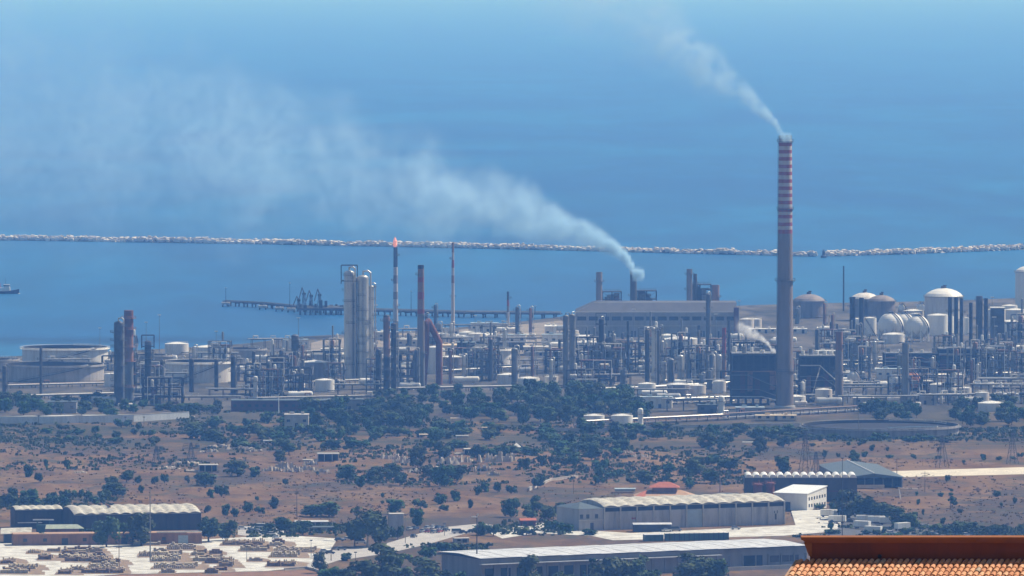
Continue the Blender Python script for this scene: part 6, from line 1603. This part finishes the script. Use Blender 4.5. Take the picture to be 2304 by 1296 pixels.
    slab = MB().add([(-.42, .1, ztop - .02), (L, .1, ztop - .02), (L - W * .3, -W * c, ztop - W * s_ - .02), (-.42 - W * .3, -W * c, ztop - W * s_ - .02), (-.42, .1, ztop - .25), (L, .1, ztop - .25), (L - W * .3, -W * c, ztop - W * s_ - .25), (-.42 - W * .3, -W * c, ztop - W * s_ - .25)], [(3, 2, 1, 0), (4, 5, 6, 7), (0, 1, 5, 4), (2, 3, 7, 6), (3, 0, 4, 7), (1, 2, 6, 5)])
    slab.build('roof_deck', mat('mortar', (.17, .085, .05), .95, 0, .3, 2.0), o)
    vg = MB().add([(-.47, .1, ztop + .03), (-.34, .1, ztop + .03), (-.34 - W * .3, -W * c, ztop - W * s_ + .03), (-.47 - W * .3, -W * c, ztop - W * s_ + .03), (-.47, .1, ztop - .2), (-.34, .1, ztop - .2), (-.34 - W * .3, -W * c, ztop - W * s_ - .2), (-.47 - W * .3, -W * c, ztop - W * s_ - .2)], [(3, 2, 1, 0), (0, 1, 5, 4), (2, 3, 7, 6), (3, 0, 4, 7), (1, 2, 6, 5)])
    vg.build('verge', mat('verge_mortar', (.50, .30, .18), .95, 0, .3, 2.0), o)
    gz0 = hill(D - W) - 1.0
    MB().box(L / 2 - .6, -W * c / 2 + .25, gz0, L - .3, W * c - .4, ztop - W * s_ - .3 - gz0).build('house_wall', pm, o)
    for i in range(4): MB().box(1.6 + i * 3.0, -W * c + .42, ztop - W * s_ - 2.6, 1.1, .08, 1.5).build('window', M['glass'], o)
    MB().box(6.1, -W * c + .41, gz0 + 1.0, 1.1, .1, 2.2).build('door', M['wood'], o)
near_house()
# ------------------------------------------------------------------ smoke and haze (real air, in volumes)
def plume(name, px, py_base, z_top, label, lm, tmax, k, p, r0, rk, dens, nscale, direction=(-1.0, 0.0), fade=1.4, thr=0.38, vox=2.5, cat='smoke plume', tint=(0.60, 0.83, 1.0)):
    x, y, s = G(px, py_base)
    o_z = z_top
    m = bpy.data.materials.new(name); m.use_nodes = True
    mn, ml = m.node_tree.nodes, m.node_tree.links; mn.remove(mn['Principled BSDF'])
    pv = mn.new('ShaderNodeVolumePrincipled'); pv.inputs['Color'].default_value = (*tint, 1); pv.inputs['Anisotropy'].default_value = 0.1
    pv.inputs['Density'].default_value = dens
    ml.new(pv.outputs[0], mn['Material Output'].inputs['Volume'])
    # the smoke's density is worked out once on a voxel grid
    tree = bpy.data.node_groups.new(name, 'GeometryNodeTree')
    tree.interface.new_socket('Geometry', in_out='OUTPUT', socket_type='NodeSocketGeometry')
    N, L = tree.nodes, tree.links
    pos = N.new('GeometryNodeInputPosition').outputs[0]
    def mth(op, a, b=None, c=None, cl=False):
        t = N.new('ShaderNodeMath'); t.operation = op; t.use_clamp = cl
        for i, q in enumerate((a, b, c)):
            if q is None: continue
            if isinstance(q, (int, float)): t.inputs[i].default_value = q
            else: L.new(q, t.inputs[i])
        return t.outputs[0]
    def noise_at(vec, sc, det, rough=.55):
        t = N.new('ShaderNodeTexNoise'); t.inputs['Scale'].default_value = sc; t.inputs['Detail'].default_value = det; t.inputs['Roughness'].default_value = rough
        L.new(vec, t.inputs[0]); return t
    # billowing: the coordinates wander more the farther the smoke has drifted
    n1 = noise_at(pos, nscale * .45, 3)
    sv = N.new('ShaderNodeVectorMath'); sv.operation = 'SUBTRACT'; L.new(n1.outputs['Color'], sv.inputs[0]); sv.inputs[1].default_value = (.5, .5, .5)
    s0 = N.new('ShaderNodeSeparateXYZ'); L.new(pos, s0.inputs[0])
    t0 = mth('MAXIMUM', mth('MULTIPLY', s0.outputs[0], -1.0), 0.05)
    rad = mth('MULTIPLY_ADD', t0, rk, r0)
    sc = N.new('ShaderNodeVectorMath'); sc.operation = 'SCALE'; L.new(sv.outputs[0], sc.inputs[0]); L.new(mth('MULTIPLY', rad, 1.25), sc.inputs['Scale'])
    ad = N.new('ShaderNodeVectorMath'); ad.operation = 'ADD'; L.new(pos, ad.inputs[0]); L.new(sc.outputs[0], ad.inputs[1])
    s1 = N.new('ShaderNodeSeparateXYZ'); L.new(ad.outputs[0], s1.inputs[0])
    zc = mth('MULTIPLY', mth('POWER', t0, p), k)
    dz = mth('SUBTRACT', s1.outputs[2], zc)
    d = mth('DIVIDE', mth('SQRT', mth('ADD', mth('MULTIPLY', s1.outputs[1], s1.outputs[1]), mth('MULTIPLY', dz, dz))), rad)
    fall = N.new('ShaderNodeMapRange'); fall.interpolation_type = 'SMOOTHSTEP'
    fall.inputs[1].default_value = 1.05; fall.inputs[2].default_value = 0.15; fall.inputs[3].default_value = 0; fall.inputs[4].default_value = 1; L.new(d, fall.inputs[0])
    n2 = noise_at(ad.outputs[0], nscale, 5, .6)
    puff = N.new('ShaderNodeMapRange'); puff.inputs[1].default_value = thr; puff.inputs[2].default_value = .62; L.new(n2.outputs[0], puff.inputs[0])
    thin = mth('POWER', mth('DIVIDE', r0, rad), fade)
    ends = N.new('ShaderNodeMapRange'); ends.interpolation_type = 'SMOOTHSTEP'; ends.inputs[1].default_value = tmax; ends.inputs[2].default_value = tmax * .6; L.new(t0, ends.inputs[0])
    n4 = noise_at(ad.outputs[0], nscale * .3, 2)
    gather = N.new('ShaderNodeMapRange'); gather.interpolation_type = 'SMOOTHSTEP'; gather.inputs[1].default_value = .34; gather.inputs[2].default_value = .58; gather.inputs[3].default_value = .2; L.new(n4.outputs[0], gather.inputs[0])
    near = N.new('ShaderNodeMapRange'); near.inputs[1].default_value = tmax * .03; near.inputs[2].default_value = tmax * .15; near.inputs[3].default_value = 1; near.inputs[4].default_value = 0; L.new(t0, near.inputs[0])
    body = mth('MULTIPLY', mth('MAXIMUM', gather.outputs[0], near.outputs[0]), puff.outputs[0])
    den = mth('MULTIPLY', mth('MULTIPLY', fall.outputs[0], body), mth('MULTIPLY', thin, ends.outputs[0]))
    rmax = (r0 + rk * tmax) * 1.25
    lo = (-tmax, -rmax, max(-rmax * .6, -o_z + 3)); hi = (r0 * 1.3, rmax, min(k * tmax ** p + rmax, 236.0 - o_z))
    vc = N.new('GeometryNodeVolumeCube')
    for i in range(3):
        vc.inputs['Min'].default_value[i] = lo[i]; vc.inputs['Max'].default_value[i] = hi[i]
        vc.inputs['Resolution ' + 'XYZ'[i]].default_value = max(8, int((hi[i] - lo[i]) / vox))
    L.new(den, vc.inputs['Density'])
    sm = N.new('GeometryNodeSetMaterial'); sm.inputs['Material'].default_value = m
    L.new(vc.outputs[0], sm.inputs[0]); go = N.new('NodeGroupOutput'); L.new(sm.outputs[0], go.inputs[0])
    me = bpy.data.volumes.new(name); o = bpy.data.objects.new(name, me); COL.objects.link(o); me.materials.append(m)
    md = o.modifiers.new('smoke', 'NODES'); md.node_group = tree
    o.location = (x, y, o_z)
    o.rotation_euler = (0, 0, math.atan2(-direction[1], -direction[0]))
    return tag(o, label, cat, lm=lm, px=px, py=py_base - z_top * s)
plume('smoke_plume', 1425, 752, 39.0, 'long pale smoke plume drifting off the middle boiler stack of the power house', None, 640, 4.4, .52, 4.2, .26, 2.4, .07, thr=.40, fade=1.7, vox=2.2)
plume('smoke_plume', 1760, 920, 149.5, 'white smoke plume rising from the mouth of the tall striped chimney', None, 170, 1.9, .82, 2.9, .40, 1.7, .10, fade=1.5, thr=.43, vox=1.5)
plume('steam_plume', 1736, 912, 29.5, 'small bright puff of steam over the sooty furnace block', None, 22, 3.2, .5, 1.6, .22, 1.6, .35, fade=1.0, thr=.38, vox=.5, cat='steam', tint=(1, 1, 1))
plume('steam_plume', 1826, 908, 3.0, 'thin upright wisp of steam before the right furnace block', None, 6, 4.2, .9, .7, .10, 1.3, .5, direction=(1.0, 0.0), fade=.8, thr=.36, vox=.3, cat='steam', tint=(1, 1, 1))

def haze():
    m = bpy.data.materials.new('haze_air'); m.use_nodes = True
    N, L = m.node_tree.nodes, m.node_tree.links; N.remove(N['Principled BSDF'])
    pv = N.new('ShaderNodeVolumePrincipled')
    pv.inputs['Color'].default_value = (0.15, 0.40, 1.0, 1); pv.inputs['Absorption Color'].default_value = (1.0, 1.0, 1.0, 1)
    pv.inputs['Density'].default_value = HAZE; pv.inputs['Anisotropy'].default_value = 0.0
    L.new(pv.outputs[0], N['Material Output'].inputs['Volume'])
    m.cycles.homogeneous_volume = True
    o = MB().box(0, 30500, -5.0, 19000, 63400, 265).build('haze', m)
    return kind(o, 'stuff')
HAZE = 8.0e-5
haze()
# ------------------------------------------------------------------ labels that tell each repeat apart by what it stands next to
def finish_labels():
    groups = {}
    for o, desc, px, py in PEND:
        best = min(LM, key=lambda l: abs(l[1] - px) + 2.2 * abs(l[2] - py))
        dx, dy = px - best[1], py - best[2]
        if abs(dx) > 2.0 * abs(dy): rel = 'left of' if dx < 0 else 'right of'
        else: rel = 'behind' if dy < 0 else 'in front of'
        groups.setdefault((desc, rel, best[0]), []).append((px, py, o))
    for (desc, rel, lm), v in groups.items():
        v.sort(key=lambda t: (t[0], t[1]))
        for i, (px, py, o) in enumerate(v):
            if len(v) == 1: lab = '%s %s %s' % (desc, rel, lm)
            elif len(v) == 2: lab = '%s %s %s, %s of two' % (desc, rel, lm, ('left', 'right')[i])
            else: lab = '%s %s %s, %s from left' % (desc, rel, lm, ORD[i] if i < len(ORD) else 'number ' + str(i))
            o['label'] = lab
finish_labels()
